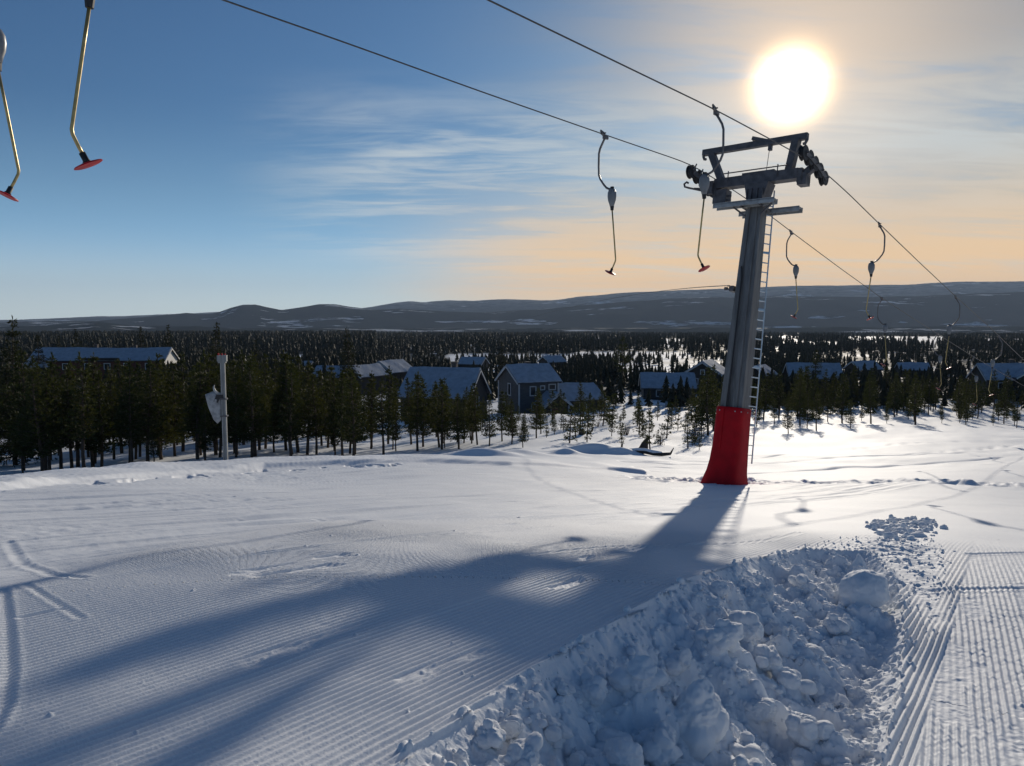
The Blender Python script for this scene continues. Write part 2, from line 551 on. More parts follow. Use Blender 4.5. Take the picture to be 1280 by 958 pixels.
def g2(px, py):
    h = hit(px, py)
    return (h.x, h.y)
RUB_L = [g2(*p) for p in ((480, 985), (530, 945), (605, 893), (668, 848), (738, 806), (815, 764), (880, 724), (945, 702), (1005, 690))]
RUB_R = [g2(*p) for p in ((1085, 692), (1108, 714), (1128, 750), (1130, 800), (1126, 850), (1116, 900), (1100, 985))]
RUBBLE = RUB_L + RUB_R
CRUMB = [g2(*p) for p in ((1086, 666), (1090, 652), (1120, 648), (1165, 650), (1185, 660), (1165, 674), (1110, 676))]
SCRUFF = [g2(*p) for p in ((990, 684), (1080, 672), (1150, 668), (1185, 690), (1190, 730), (1195, 780), (1160, 800), (1140, 760), (1100, 700))]
RTRACK = [g2(*p) for p in ((1140, 985), (1160, 880), (1190, 780), (1210, 700), (1222, 670), (1420, 660), (1700, 800), (1700, 985))]
PISTE_EDGE = [g2(*p) for p in ((-60, 622), (60, 608), (200, 596), (330, 586), (480, 580), (640, 583), (760, 588), (860, 600))]
SMOOTH_SIDE = [g2(*p) for p in ((0, 742), (100, 712), (200, 690), (300, 668), (420, 650), (600, 649), (800, 650))]

CLODS = []
def scatter_clods():
    rng = random.Random(3)
    poly = RUBBLE
    xs = [p[0] for p in poly]; ys = [p[1] for p in poly]
    n = 0
    while n < 3600:
        x = rng.uniform(min(xs), max(xs)); y = rng.uniform(min(ys), max(ys))
        ax, ay = np.array([x]), np.array([y])
        if y < 1.2: continue
        sd = sdist(ax, ay, poly)[0]
        if sd < 0.02 - 0.10 * rng.random() ** 3: continue
        n += 1
        if sd < 0.14 and rng.random() < 0.72: continue
        big = rng.random()
        r = 0.010 + 0.026 * rng.random() ** 1.5
        if sd > 0.12 and big > 0.90: r = rng.uniform(0.04, 0.075)
        if sd > 0.22 and big > 0.978: r = rng.uniform(0.075, 0.125)
        CLODS.append((x, y, r * rng.uniform(0.8, 1.25), r * rng.uniform(0.8, 1.25), r * rng.uniform(0.4, 0.85), rng.uniform(0, math.pi)))
    for poly, cnt, r0, r1 in ((CRUMB, 70, 0.02, 0.065), (SCRUFF, 260, 0.006, 0.018)):
        xs = [p[0] for p in poly]; ys = [p[1] for p in poly]
        n = 0
        while n < cnt:
            x = rng.uniform(min(xs), max(xs)); y = rng.uniform(min(ys), max(ys))
            if sdist(np.array([x]), np.array([y]), poly)[0] < 0.30 * rng.random() ** 1.5: continue
            n += 1
            r = r0 + (r1 - r0) * rng.random() ** 2
            CLODS.append((x, y, r * rng.uniform(0.8, 1.6), r * rng.uniform(0.7, 1.1), r * rng.uniform(0.6, 1.1), rng.uniform(0, math.pi)))
    # loose lumps lying about on the groomed piste
    for k in range(90):
        px = rng.uniform(0, 1250); py = 600 + 340 * rng.random() ** 1.5
        h = hit(px, py)
        r = rng.uniform(0.003, 0.008) * (1 + h.y * 0.12)
        CLODS.append((h.x, h.y, r * 1.2, r, r * 0.8, rng.uniform(0, 3.14)))
scatter_clods()

# longer mounds / hollows: px, py, distance, half-length, half-depth, height
MOUNDS = []
def mound(px, py, l, dpt, h, rot=0.0):
    p = hit(px, py)
    MOUNDS.append((p.x, p.y, l, dpt, h, rot))
mound(690, 527, 5.5, 3.0, 0.9)
mound(655, 524, 5.0, 2.5, 0.7)
mound(740, 566, 1.9, 0.42, 0.60)
mound(775, 568, 1.2, 0.40, 0.35)
mound(708, 567, 0.8, 0.45, 0.35)
mound(800, 530, 4, 2, 0.4)
mound(600, 572, 2.0, 0.7, 0.5)
mound(650, 570, 1.6, 0.9, 0.4)
mound(830, 545, 3, 1.5, 0.3)
mound(740, 548, 3, 1.5, 0.3)
mound(880, 548, 3, 1.2, 0.3)

def relief(x, y, fine=True):
    """height added to the base terrain; vectorised"""
    r = np.hypot(x, y)
    z = np.zeros_like(x)
    azim = np.arctan2(x, y)
    near = (r < 60) & (np.abs(azim) < R(75)) & (r > 0.5)
    # far ground unevenness
    z += fbm(x / 9.0, y / 9.0, 4, 5) * 0.35 * sstep(26, 60, r) * sstep(1500, 300, r)
    z += fbm(x / 3.1, y / 3.1, 3, 9) * 0.10 * sstep(24, 34, r) * sstep(200, 80, r)
    for (mx, my, l, dp, h, rot) in MOUNDS:
        dx_, dy_ = x - mx, y - my
        z += h * np.exp(-((dx_ / l) ** 2 + (dy_ / dp) ** 2) * 1.2)
    ii = np.nonzero(near)[0]
    xs, ys, rs = x[ii], y[ii], r[ii]
    if len(ii) == 0: return z
    q, t = rib_q(xs, ys)
    zz = np.zeros_like(xs)
    # gentle rolls of the piste
    zz += fbm(xs / 2.3, ys / 2.3, 3, 21) * 0.035 * sstep(1, 5, rs) * sstep(40, 20, rs)
    rub = sdist(xs, ys, RUBBLE)
    rtr = sdist(xs, ys, RTRACK)
    smooth_side = seg_dist(xs, ys, SMOOTH_SIDE)
    qs = np.interp(t, *zip(*sorted([(rib_q(np.array([p[0]]), np.array([p[1]]))[1][0], rib_q(np.array([p[0]]), np.array([p[1]]))[0][0]) for p in SMOOTH_SIDE])))
    left_old = sstep(0.25, -0.55, q - qs)                # older, skied-off lane beyond
    edge = sstep(22.5, 25.5, rs)
    # corduroy on the main lane
    fade = sstep(10.5, 6, rs)
    wob = fbm(xs * 2.2, ys * 2.2, 2, 31) * 0.007
    ph = (q + wob) / 0.039
    prof = (0.5 + 0.5 * np.cos(2 * np.pi * ph)) ** 1.25
    amp = 0.022 * (0.75 + 0.7 * vnoise(xs * 1.3, ys * 1.3, 41)) * fade
    crumble = sstep(0.46, 0.60, fbm(q * 4.0, t * 1.2, 3, 55))
    broken = 1 - 0.75 * crumble
    lane = (1 - left_old) * (rub < 0.01) * sstep(0.02, -0.02, rtr) * (1 - edge)
    lane = lane * sstep(0.20, -0.05, sdist(xs, ys, SCRUFF))
    # each pass of the machine leaves a slightly raised seam
    zz += lane * (amp * broken * prof) * (1 + 0.7 * sstep(2.8, 5.5, rs))
    zz += lane * crumble * fbm(xs * 30, ys * 30, 2, 61) * 0.006 * fade
    seam = np.abs(((q + 0.55) / 2.1 + 0.5) % 1.0 - 0.5) * 2.1
    zz += lane * 0.014 * np.exp(-(seam / 0.05) ** 2) * (0.6 + vnoise(t * 3, q * 9, 66)) * fade
    # corduroy of the right-hand lane
    A1 = R(32)
    q2 = xs * math.cos(A1) - ys * math.sin(A1) + 0.004 * (xs * math.sin(A1) + ys * math.cos(A1)) ** 2
    t2 = xs * math.sin(A1) + ys * math.cos(A1)
    lane2 = sstep(-0.02, 0.03, rtr) * fade
    prof2 = (0.5 + 0.5 * np.cos(2 * np.pi * (q2 + fbm(xs * 3, ys * 3, 2, 33) * 0.006) / 0.041)) ** 1.2
    br2 = 1 - 0.8 * sstep(0.15, 0.3, fbm(q2 * 5, t2 * 1.6, 3, 71))
    zz += lane2 * (0.017 * prof2 * br2 + fbm(xs * 28, ys * 28, 2, 73) * 0.006)
    # older lane: long smears along the direction of travel
    sm = fbm(q * 3.0, t * 0.28, 4, 81)
    zz += left_old * (1 - edge) * (sm * 0.035 + fbm(q * 8, t * 0.22, 3, 83) * 0.040 + fbm(xs * 5, ys * 5, 3, 84) * 0.008 * sstep(-1.5, -5, xs) * (0.5 + 1.5 * sstep(-0.1, 0.2, fbm(xs * 0.5, ys * 0.5, 2, 86))))
    zz -= 0.008 * np.exp(-((q - qs + 0.12) / 0.16) ** 2) * (rs < 16) * sstep(2.0, -1.0, xs)
    # edge of the piste: low bank, then footprints inside it
    pe = seg_dist(xs, ys, PISTE_EDGE)
    side = rs - np.interp(azim[ii], [math.atan2(p[0], p[1]) for p in PISTE_EDGE], [math.hypot(*p) for p in PISTE_EDGE])
    zz += 0.10 * sstep(-0.05, 0.35, side) * sstep(5, 2.0, side) * (xs < 4.5) * (0.6 + 1.2 * (vnoise(xs * 0.7, ys * 0.7, 91) + 0.5))
    fp = sstep(-0.05, -0.3, side) * sstep(-1.1, -0.8, side) * sstep(-2.0, -3.5, xs)
    zz -= fp * 0.16 * sstep(0.12, 0.34, fbm(xs * 2.1 + ys * 0.6, ys * 1.5, 3, 95))
    # churned snow round the foot of the lift tower
    dt = np.hypot((xs - 5.9) / 2.6, (ys - 23.0) / 1.2)
    zz += sstep(1.2, 0.4, dt) * fbm(xs * 3.2, ys * 3.2, 3, 97) * 0.24
    # ski tracks across the untouched snow on the right
    open_ = sstep(24.5, 26.5, rs) * (xs > 5)
    for (c0, c1, c2, wd, dpth) in ((17.5, 0.33, 0.0, 0.22, 0.10), (20.5, 0.45, 0.002, 0.25, 0.10), (26.0, 0.10, 0.004, 0.3, 0.12), (24.0, 0.62, 0.0, 0.3, 0.12)):
        yy = c0 + 8 + c1 * xs + c2 * xs * xs
        zz -= open_ * dpth * np.exp(-((ys - yy + fbm(xs * 0.4, ys * 0.1, 2, 99)) / wd) ** 2) * (0.5 + vnoise(xs * 1.1, ys * 1.1, 101) + 0.3)
    # broken edge between the groomed lane and untouched snow on the right
    ed2 = np.exp(-((rs - 25.2 + fbm(xs * 0.5, ys * 0.5, 2, 103) * 1.5) / 0.7) ** 2) * (xs > 6.5)
    zz += ed2 * fbm(xs * 2.4, ys * 2.4, 3, 105) * 0.22
    # a single ski line curving down the left edge, and a few short slashes
    for pts, wd, dp in SKILINES:
        dd = seg_dist(xs, ys, pts)
        zz -= 0.2 * dp * np.exp(-(dd / wd) ** 2) - 0.2 * dp * 0.8 * np.exp(-((dd - wd * 1.9) / (wd * 0.7)) ** 2) * 0.6
    # broken, shovelled snow between the two lanes
    rin = sstep(-0.03, 0.10, rub)
    body = -0.07 * sstep(0.0, 0.30, rub) + 0.035 * np.exp(-((rub - 0.0) / 0.05) ** 2)
    lumps = fbm(xs * 3.2, ys * 3.2, 4, 111) * 0.17 + fbm(xs * 11, ys * 11, 3, 113) * 0.035
    zz += body * (rub > -0.2) + rin * lumps * sstep(0, 0.25, rub) 
    sc = sstep(-0.02, 0.40, sdist(xs, ys, SCRUFF) + fbm(xs * 3, ys * 3, 2, 125) * 0.15)
    zz += sc * (fbm(xs * 14, ys * 14, 3, 121) * 0.018 + fbm(xs * 4, ys * 4, 2, 123) * 0.02)
    # clods as caps
    order = np.argsort(ys); ysrt = ys[order]
    cap = np.zeros_like(xs)
    for (cx_, cy_, ra, rb, rh, ro) in CLODS:
        rm = max(ra, rb)
        i0, i1 = np.searchsorted(ysrt, cy_ - rm), np.searchsorted(ysrt, cy_ + rm)
        if i1 <= i0: continue
        id_ = order[i0:i1]
        dx_ = xs[id_] - cx_
        k = np.abs(dx_) < rm
        if not k.any(): continue
        id_ = id_[k]; dx_ = dx_[k]; dy_ = ys[id_] - cy_
        co, si = math.cos(ro), math.sin(ro)
        u = (dx_ * co + dy_ * si) / ra; v = (-dx_ * si + dy_ * co) / rb
        dd = (u * u + v * v) * (1 + 0.5 * fbm(dx_ / rm * 1.3 + cx_ * 50, dy_ / rm * 1.3, 3, 7))
        hgt = rh * np.sqrt(np.clip(1 - dd, 0, 1)) ** 0.8
        cap[id_] = np.maximum(cap[id_], hgt)
    zz += cap
    zz += rin * (fbm(xs * 34, ys * 34, 3, 117) * 0.012 + fbm(xs * 90, ys * 90, 2, 118) * 0.004)
    z[ii] += zz
    return z

SKILINES = []
def skiline(pts, wd, dp):
    SKILINES.append(([g2(*p) for p in pts], wd, dp))
skiline(((4, 738), (10, 790), (12, 840), (6, 880), (-14, 915)), 0.022, 0.030)
skiline(((10, 680), (30, 705), (75, 722), (104, 726)), 0.03, 0.03)
skiline(((30, 732), (60, 752), (100, 776)), 0.02, 0.02)
skiline(((300, 648), (430, 650), (600, 650), (800, 651)), 0.03, 0.02)
skiline(((660, 700), (760, 688), (860, 684), (960, 676), (1000, 668)), 0.03, 0.03)
skiline(((520, 674), (600, 668), (690, 660)), 0.025, 0.02)
skiline(((1210, 692), (1300, 690)), 0.03, 0.04)
skiline(((1170, 738), (1300, 735)), 0.03, 0.04)

def ground_z(x, y):
    return float(base_height([x], [y])[0] + relief(np.array([float(x)]), np.array([float(y)]))[0])

# patches of open snow in the dark far forest, in view directions (px0, px1, py0, py1)
CLEAR = [(826, 858, 424, 430), (772, 900, 457, 478), (1060, 1180, 421, 431), (955, 1000, 421, 427), (1148, 1172, 424, 436),
         (1230, 1280, 424, 429), (560, 720, 443, 452), (720, 860, 440, 447), (975, 1050, 428, 436), (300, 430, 445, 452), (600, 660, 462, 470)]
def px_of(x, y, z):
    dd = y * cp - z * sp
    return CX + F_PX * x / dd, CY - F_PX * (y * sp + z * cp) / dd

def build_ground():
    az = np.concatenate([np.radians(np.linspace(-42, 45, 920)), np.radians(np.linspace(45, 318, 92))[1:-1]])
    rr = np.concatenate([[0.12, 0.3, 0.5, 0.7, 0.9, 1.1], np.linspace(1.3, 2.0, 40), np.arange(2.01, 5.0, 0.0065), np.arange(5.0, 9.5, 0.0080), np.arange(9.5, 13.0, 0.014), np.geomspace(13.0, 45, 300), np.geomspace(45, 9000, 240)[1:]])
    na, nr = len(az), len(rr)
    AZ, RR = np.meshgrid(az, rr)
    x = (np.sin(AZ) * RR).ravel(); y = (np.cos(AZ) * RR).ravel()
    z = base_height(x, y)
    z += relief(x, y)
    # forest cover
    r = np.hypot(x, y)
    yy = np.maximum(y, 1.0)
    px, py = px_of(x, yy, z)
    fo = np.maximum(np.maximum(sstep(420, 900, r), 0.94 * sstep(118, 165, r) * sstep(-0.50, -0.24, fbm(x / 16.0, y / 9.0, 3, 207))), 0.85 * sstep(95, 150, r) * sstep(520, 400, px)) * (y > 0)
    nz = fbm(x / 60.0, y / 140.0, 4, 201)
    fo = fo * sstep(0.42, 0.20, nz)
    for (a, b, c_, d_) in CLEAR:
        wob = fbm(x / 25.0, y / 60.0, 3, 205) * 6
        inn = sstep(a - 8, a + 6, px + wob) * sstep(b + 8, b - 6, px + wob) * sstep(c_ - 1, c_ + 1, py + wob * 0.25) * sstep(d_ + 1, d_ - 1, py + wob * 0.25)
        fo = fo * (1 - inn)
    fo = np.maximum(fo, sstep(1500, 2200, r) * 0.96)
    v = np.stack([x, y, z], 1)
    me = bpy.data.meshes.new('ground')
    idx = np.arange(na * nr).reshape(nr, na)
    a0 = idx[:-1]; a1 = np.roll(idx, -1, axis=1)[:-1]
    b0 = idx[1:]; b1 = np.roll(idx, -1, axis=1)[1:]
    quads = np.stack([a0, b0, b1, a1], -1).reshape(-1, 4)
    centre = len(v)
    v = np.concatenate([v, [[0, 0, float(z[:na].mean())]]])
    fo = np.concatenate([fo, [0]])
    tris = np.stack([np.full(na, centre), idx[0], np.roll(idx[0], -1)], -1)
    nq, nt_ = len(quads), len(tris)
    me.vertices.add(len(v)); me.vertices.foreach_set('co', v.astype(np.float32).ravel())
    me.loops.add(nq * 4 + nt_ * 3)
    me.loops.foreach_set('vertex_index', np.concatenate([quads.ravel(), tris.ravel()]).astype(np.int32))
    me.polygons.add(nq + nt_)
    ls = np.concatenate([np.arange(nq) * 4, nq * 4 + np.arange(nt_) * 3]).astype(np.int32)
    me.polygons.foreach_set('loop_start', ls)
    me.update(calc_edges=True)
    me.polygons.foreach_set('use_smooth', np.ones(nq + nt_, bool))
    at_ = me.attributes.new('forest', 'FLOAT', 'POINT')
    at_.data.foreach_set('value', fo.astype(np.float32))
    me.materials.append(M['ground'])
    o = bpy.data.objects.new('ground', me)
    C.objects.link(o)
    o['kind'] = 'structure'
    o['label'] = 'groomed snow piste falling away to a snowy forested valley'
    return o
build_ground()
# ------------------------------------------------------------------ lift tower
TB = at(908, 606, 22)
TB.z = ground_z(TB.x, TB.y) - 0.05
LA, LEAN = R(43), R(9)
EY = Vector((math.sin(LA), math.cos(LA), 0))
EX = Vector((math.cos(LA), -math.sin(LA), 0))
EUP = EY * math.sin(LEAN) + Vector((0, 0, 1)) * math.cos(LEAN)
EFY = EY * math.cos(LEAN) - Vector((0, 0, 1)) * math.sin(LEAN)
TROT = Matrix((EX, EFY, EUP)).transposed()

def tower():
    t = thing('lift_tower', 'leaning grey steel ski lift tower with red padded foot and ladder', 'lift tower', TB, TROT.to_euler())
    # column: tapered box column with raised flanges and grooves between them
    def prof(w_, d_):
        a, b = w_ / 2, d_ / 2
        g = 0.045
        pts = []
        front = [(-a, -b), (-a * 0.45, -b), (-a * 0.40, -b + g), (a * 0.10, -b + g), (a * 0.15, -b), (a * 0.55, -b), (a * 0.60, -b + g), (a, -b + g)]
        back = [(a, b), (a * 0.45, b), (a * 0.40, b - g), (-a * 0.40, b - g), (-a * 0.45, b), (-a, b), (-a, b * 0.35), (-a + g, b * 0.30), (-a + g, -b * 0.35), (-a, -b * 0.40)]
        return front + back
    rings = []
    for h in np.linspace(0.0, 8.5, 12):
        k = h / 8.5
        rings.append([(x + 0.10 * k, y, h) for x, y in prof(0.75 - 0.30 * k, 0.64 - 0.24 * k)])
    auto_smooth(MB().loft(rings).build('column', M['galv'], t), 20)
    # inverted head bracket
    hb = MB()
    hb.loft([[(-0.12, -0.24, 8.42), (0.33, -0.24, 8.42), (0.33, 0.24, 8.42), (-0.12, 0.24, 8.42)],
             [(-0.25, -0.24, 8.997), (0.50, -0.24, 8.997), (0.50, 0.24, 8.997), (-0.25, 0.24, 8.997)]])
    for x in (-0.12, 0.02, 0.2, 0.36):
        hb.box((x, -0.27, 8.66), (0.025, 0.06, 0.30))
    hb.box((0.10, 0, 8.40), (0.56, 0.56, 0.04))
    hb.build('head_bracket', M['dark_steel'], t)
    # cross beam with end stubs
    cb = MB()
    cb.box((0.0, 0, 9.15), (2.62, 0.30, 0.30))
    cb.box((0.1, 0, 9.325), (1.0, 0.32, 0.06))
    cb.box((1.36, 0.03, 9.08), (0.14, 0.36, 0.42))
    cb.box((-1.27, 0.0, 9.02), (0.10, 0.34, 0.46))
    cb.build('cross_beam', M['dark_steel'], t)
    up = MB()
    up.bar((-1.10, 0, 9.20), (-1.56, 0, 10.16), 0.20, 0.20, (0, 1, 0))
    up.build('frame_upright', M['dark_steel'], t)
    up = MB()
    up.bar((0.98, 0, 9.20), (1.12, 0, 10.18), 0.21, 0.22, (0, 1, 0))
    up.build('frame_upright', M['dark_steel'], t)
    tb = MB()
    tb.bar((-1.87, 0, 10.24), (1.44, 0, 10.24), 0.15, 0.18)
    for x, s in ((-1.83, 1), (1.40, -1)):
        tb.tube([(x, 0, 10.22), (x - 0.02 * s, 0, 10.12), (x + 0.02 * s, 0, 10.04), (x + 0.08 * s, 0, 10.03)], 0.045, 8)
    tb.bar((-0.22, -0.05, 10.42), (0.30, 0.02, 10.26), 0.16, 0.10)
    tb.box((0.34, 0, 10.08), (0.10, 0.10, 0.18))
    tb.build('top_bar', M['dark_steel'], t)
    MB().tube([(0.32, 0, 10.05), (0.27, 0.0, 9.1)], 0.009, 6).build('hoist_line', M['cable'], t)
    hr = MB()
    hr.tube([(-1.05, -0.16, 9.42), (1.0, -0.16, 9.42)], 0.020, 8)
    for x in (-0.85, 0.70):
        hr.tube([(x, -0.16, 9.15), (x, -0.16, 9.48)], 0.018, 8)
    hr.build('handrail', M['dark_steel'], t)
    # service planks
    for (x0, x1, y, zz) in ((-1.04, 0.86, -0.42, 8.36), (-0.62, 1.25, 0.44, 8.30)):
        p = MB()
        p.box(((x0 + x1) / 2, y, zz), (x1 - x0, 0.27, 0.03))
        for s in (-1, 1):
            p.box(((x0 + x1) / 2, y + 0.125 * s, zz - 0.04), (x1 - x0, 0.02, 0.15))
        for k in range(14):
            p.box((x0 + (k + 0.5) * (x1 - x0) / 14, y, zz + 0.018), (0.02, 0.24, 0.012))
        p.build('service_plank', M['galv_light'], t)
    br = MB()
    for s in (-1, 1):
        br.bar((0.10 + 0.30 * s, -0.55, 8.27), (0.10 + 0.30 * s, 0.58, 8.24), 0.05, 0.05)
        br.bar((0.10 + 0.24 * s, -0.22, 8.02), (0.10 + 0.60 * s, -0.3, 8.30), 0.05, 0.05)
    br.build('plank_support', M['dark_steel'], t)
    # sheave trains: wheels in a row along the rope on a hinged carrier
    def sheaves(x, pts, r, sgn):
        car = MB()
        ys = [p[0] for p in pts]; zs = [p[1] for p in pts]
        for s in (-1, 1):
            for a, b in zip(pts[:-1], pts[1:]):
                car.bar((x + 0.085 * s, a[0], a[1] - 0.02), (x + 0.085 * s, b[0], b[1] - 0.02), 0.02, 0.13)
        ym = sum(ys) / len(ys); zm = sum(zs) / len(zs)
        car.bar((x, ym, zm - 0.05), (1.30 * sgn, 0, 9.02), 0.14, 0.20)
        for (yy, zz) in pts:
            car.bar((x - 0.13 * sgn, yy - 0.10, zz + 0.02), (x - 0.13 * sgn, yy + 0.06, zz + 0.24), 0.02, 0.04)
            car.tube([(x - 0.16, yy, zz), (x + 0.16, yy, zz)], 0.022, 8)
        c_ = car.build('sheave_carrier', M['dark_steel'], t)
        for (yy, zz) in pts:
            wm = MB()
            wm.disc((x - 0.055, yy, zz), (1, 0, 0), r, 0.035, 20, r * 0.9)
            wm.disc((x + 0.055, yy, zz), (1, 0, 0), r * 0.9, 0.035, 20, r)
            wm.disc((x, yy, zz), (1, 0, 0), r * 0.84, 0.075, 20)
            wm.disc((x, yy, zz), (1, 0, 0), 0.05, 0.16, 12)
            auto_smooth(wm.build('sheave_wheel', M['rubber'], c_), 40)
    sheaves(1.70, [(-0.78, 9.46), (-0.40, 9.44), (-0.02, 9.39), (0.36, 9.31), (0.74, 9.20)], 0.215, 1)
    sheaves(-1.62, [(-1.02, 9.30), (-0.62, 9.26), (-0.22, 9.19), (0.18, 9.10)], 0.205, -1)
    # rope catcher arm on the left
    a_ = MB()
    a_.tube([(-1.25, 0, 8.95), (-1.55, -0.25, 8.92), (-2.00, -0.45, 9.02), (-2.12, -0.48, 9.06), (-2.15, -0.48, 9.15), (-2.08, -0.46, 9.21), (-2.02, -0.45, 9.17)], 0.032, 8)
    a_.bar((-1.85, -0.38, 9.0), (-1.35, 0, 9.03), 0.04, 0.05)
    a_.bar((-1.50, -0.18, 8.88), (-1.10, 0, 8.62), 0.05, 0.08)
    a_.box((-1.08, 0.02, 8.74), (0.44, 0.34, 0.42))
    a_.box((-1.34, -0.05, 9.0), (0.14, 0.5, 0.40))
    for zz in (8.76, 8.63):
        a_.bar((-0.95, -0.05, zz), (-0.74, -0.05, zz - 0.02), 0.05, 0.05)
    a_.build('catcher_arm', M['dark_steel'], t)
    g2_ = MB()
    g2_.bar((1.36, 0.0, 9.05), (1.62, 0.05, 9.28), 0.10, 0.22)
    g2_.box((1.43, 0.02, 8.98), (0.26, 0.30, 0.34))
    g2_.build('carrier_bracket', M['dark_steel'], t)
    # ladder on the downhill side
    la = MB()
    def rail(k, h):
        f_ = 1 - h / 8.5
        bx, by = 0.235 + 0.12 * f_, 0.12
        return Vector((bx + (0.17 if k else 0.0), by + (0.30 if k else 0.02), h))
    for k in (0, 1):
        la.tube([rail(k, 0.75), rail(k, 8.5 if k == 0 else 8.9)], 0.022, 8)
    h = 1.0
    stand = 0
    while h < 8.45:
        la.bar(rail(0, h), rail(1, h), 0.035, 0.03)
        if stand % 6 == 3:
            la.bar(rail(0, h + 0.03) - Vector((0.16, 0, 0)), rail(1, h + 0.03), 0.05, 0.06)
        stand += 1
        h += 0.285
    la.box(rail(0.0, 0.95) + Vector((0.0, 0.0, 0.0)), (0.07, 0.07, 0.5))
    la.build('ladder', M['ladder'], t)
    # cable clamp
    cl_ = MB()
    cl_.box((-0.33, -0.12, 5.85), (0.14, 0.30, 0.16))
    cl_.tube([(-0.36, -0.12, 5.85), (-0.62, -0.14, 5.87)], 0.022, 8)
    cl_.disc((-0.56, -0.14, 5.87), (1, 0, 0), 0.05, 0.10, 10)
    cl_.build('cable_clamp', M['dark_steel'], t)
    cd = MB()
    cd.tube([(-0.06, -0.31, 0.8), (-0.05, -0.30, 3.0), (-0.03, -0.27, 6.2), (-0.08, -0.25, 6.5)], 0.022, 8)
    cd.build('conduit', M['rubber'], t)
    # red padding round the foot, flared at the snow
    rings = []
    rnd = random.Random(5)
    prof_ = [(-0.25, 1.16, 1.02, -0.10), (0.0, 1.20, 1.05, -0.08), (0.10, 1.20, 1.05, -0.06), (0.25, 1.12, 1.0, -0.05), (0.45, 1.03, 0.95, -0.03), (0.75, 0.96, 0.90, -0.01),
             (1.2, 0.91, 0.86, 0.0), (1.7, 0.885, 0.84, 0.0), (2.15, 0.87, 0.83, 0.0), (2.32, 0.87, 0.83, 0.0), (2.34, 0.83, 0.79, 0.0)]
    for (h, w_, d_, ox) in prof_:
        ring = []
        for j in range(40):
            q = 2 * math.pi * j / 40
            c_, s_ = math.cos(q), math.sin(q)
            e = 0.5
            x = w_ / 2 * math.copysign(abs(c_) ** e, c_); y = d_ / 2 * math.copysign(abs(s_) ** e, s_)
            wr = 1 + 0.018 * math.sin(q * 7 + h * 2.3) * max(0.2, 1 - h) + 0.012 * mnoise.noise(Vector((c_ * 2, s_ * 2, h * 3)))
            zz = h
            if h <= 0.12: zz += 0.05 * math.sin(q * 3 + 1)
            ring.append((x * wr + ox, y * wr, zz))
        rings.append(ring)
    pad = MB().loft(rings)
    po = pad.build('foot_padding', M['red_vinyl'], t)
    auto_smooth(po, 50)
    sm_ = MB()
    sm_.bar((-0.12, -0.432, 0.4), (-0.12, -0.425, 2.3), 0.02, 0.05, (1, 0, 0))
    sm_.build('seam', M['red_vinyl'], po)
    for j in range(10):
        q = 2 * math.pi * j / 10
        c_, s_ = math.cos(q), math.sin(q)
        MB().disc((0.435 * math.copysign(abs(c_) ** .5, c_), 0.415 * math.copysign(abs(s_) ** .5, s_), 2.22), (c_, s_, 0), 0.022, 0.02, 8).build('eyelet', M['galv_light'], po)
    return t
tower()

# ------------------------------------------------------------------ the two haul ropes and the button hangers
def tl(x, y, z):
    return TB + TROT @ Vector((x, y, z))
ROPE_R = [(-34.0, 5.35), (-26.0, 5.28), (-18.82, 5.18), (-13.08, 4.99), (-8.82, 4.85), (-5.73, 4.75), (-0.73, 4.46), (0.12, 4.37), (0.8, 4.26), (2.6, 3.92), (5.78, 3.22), (10.6, 2.19), (16.24, 1.02), (23.39, -0.40), (33.04, -2.45), (45, -4.7), (60, -7.3), (80, -10.3)]
ROPE_L = [(-34.0, 5.5), (-26.0, 5.35), (-17.84, 5.18), (-15.74, 5.11), (-13.46, 5.05), (-9.99, 4.92), (-5.41, 4.79), (-1.0, 4.68), (0.2, 4.48), (1.6, 4.28), (4.65, 3.68), (6.41, 3.28), (11.4, 2.2), (17.05, 1.03), (27.0, -0.80), (35.55, -2.35), (45, -3.95), (60, -6.5), (80, -9.5)]
SR0 = tl(1.70, 0, 9.42); SL0 = tl(-1.62, 0, 9.3)
def rope_pt(side, t):
    tab = ROPE_R if side > 0 else ROPE_L
    s = SR0 if side > 0 else SL0
    z = float(np.interp(t, [a for a, b in tab], [b for a, b in tab]))
    p = s + EY * t
    return Vector((p.x, p.y, z))
for side, lab in ((1, 'steel haul rope running over the right hand wheels of the lift tower'), (-1, 'steel haul rope running over the left hand wheels of the lift tower')):
    tab = ROPE_R if side > 0 else ROPE_L
    # smooth curve through the table
    ts = np.linspace(tab[0][0], tab[-1][0], 240)
    tz = np.array([a for a, b in tab]); zz = np.array([b for a, b in tab])
    zi = np.interp(ts, tz, zz)
    for _ in range(3):
        zi[1:-1] = (zi[:-2] + 2 * zi[1:-1] + zi[2:]) / 4
    s = SR0 if side > 0 else SL0
    pts = [Vector((s.x + EY.x * t, s.y + EY.y * t, z)) for t, z in zip(ts, zi)]
    tag(MB().tube(pts, 0.015, 8).build('haul_rope', M['cable'], smooth=True), lab, 'cable')

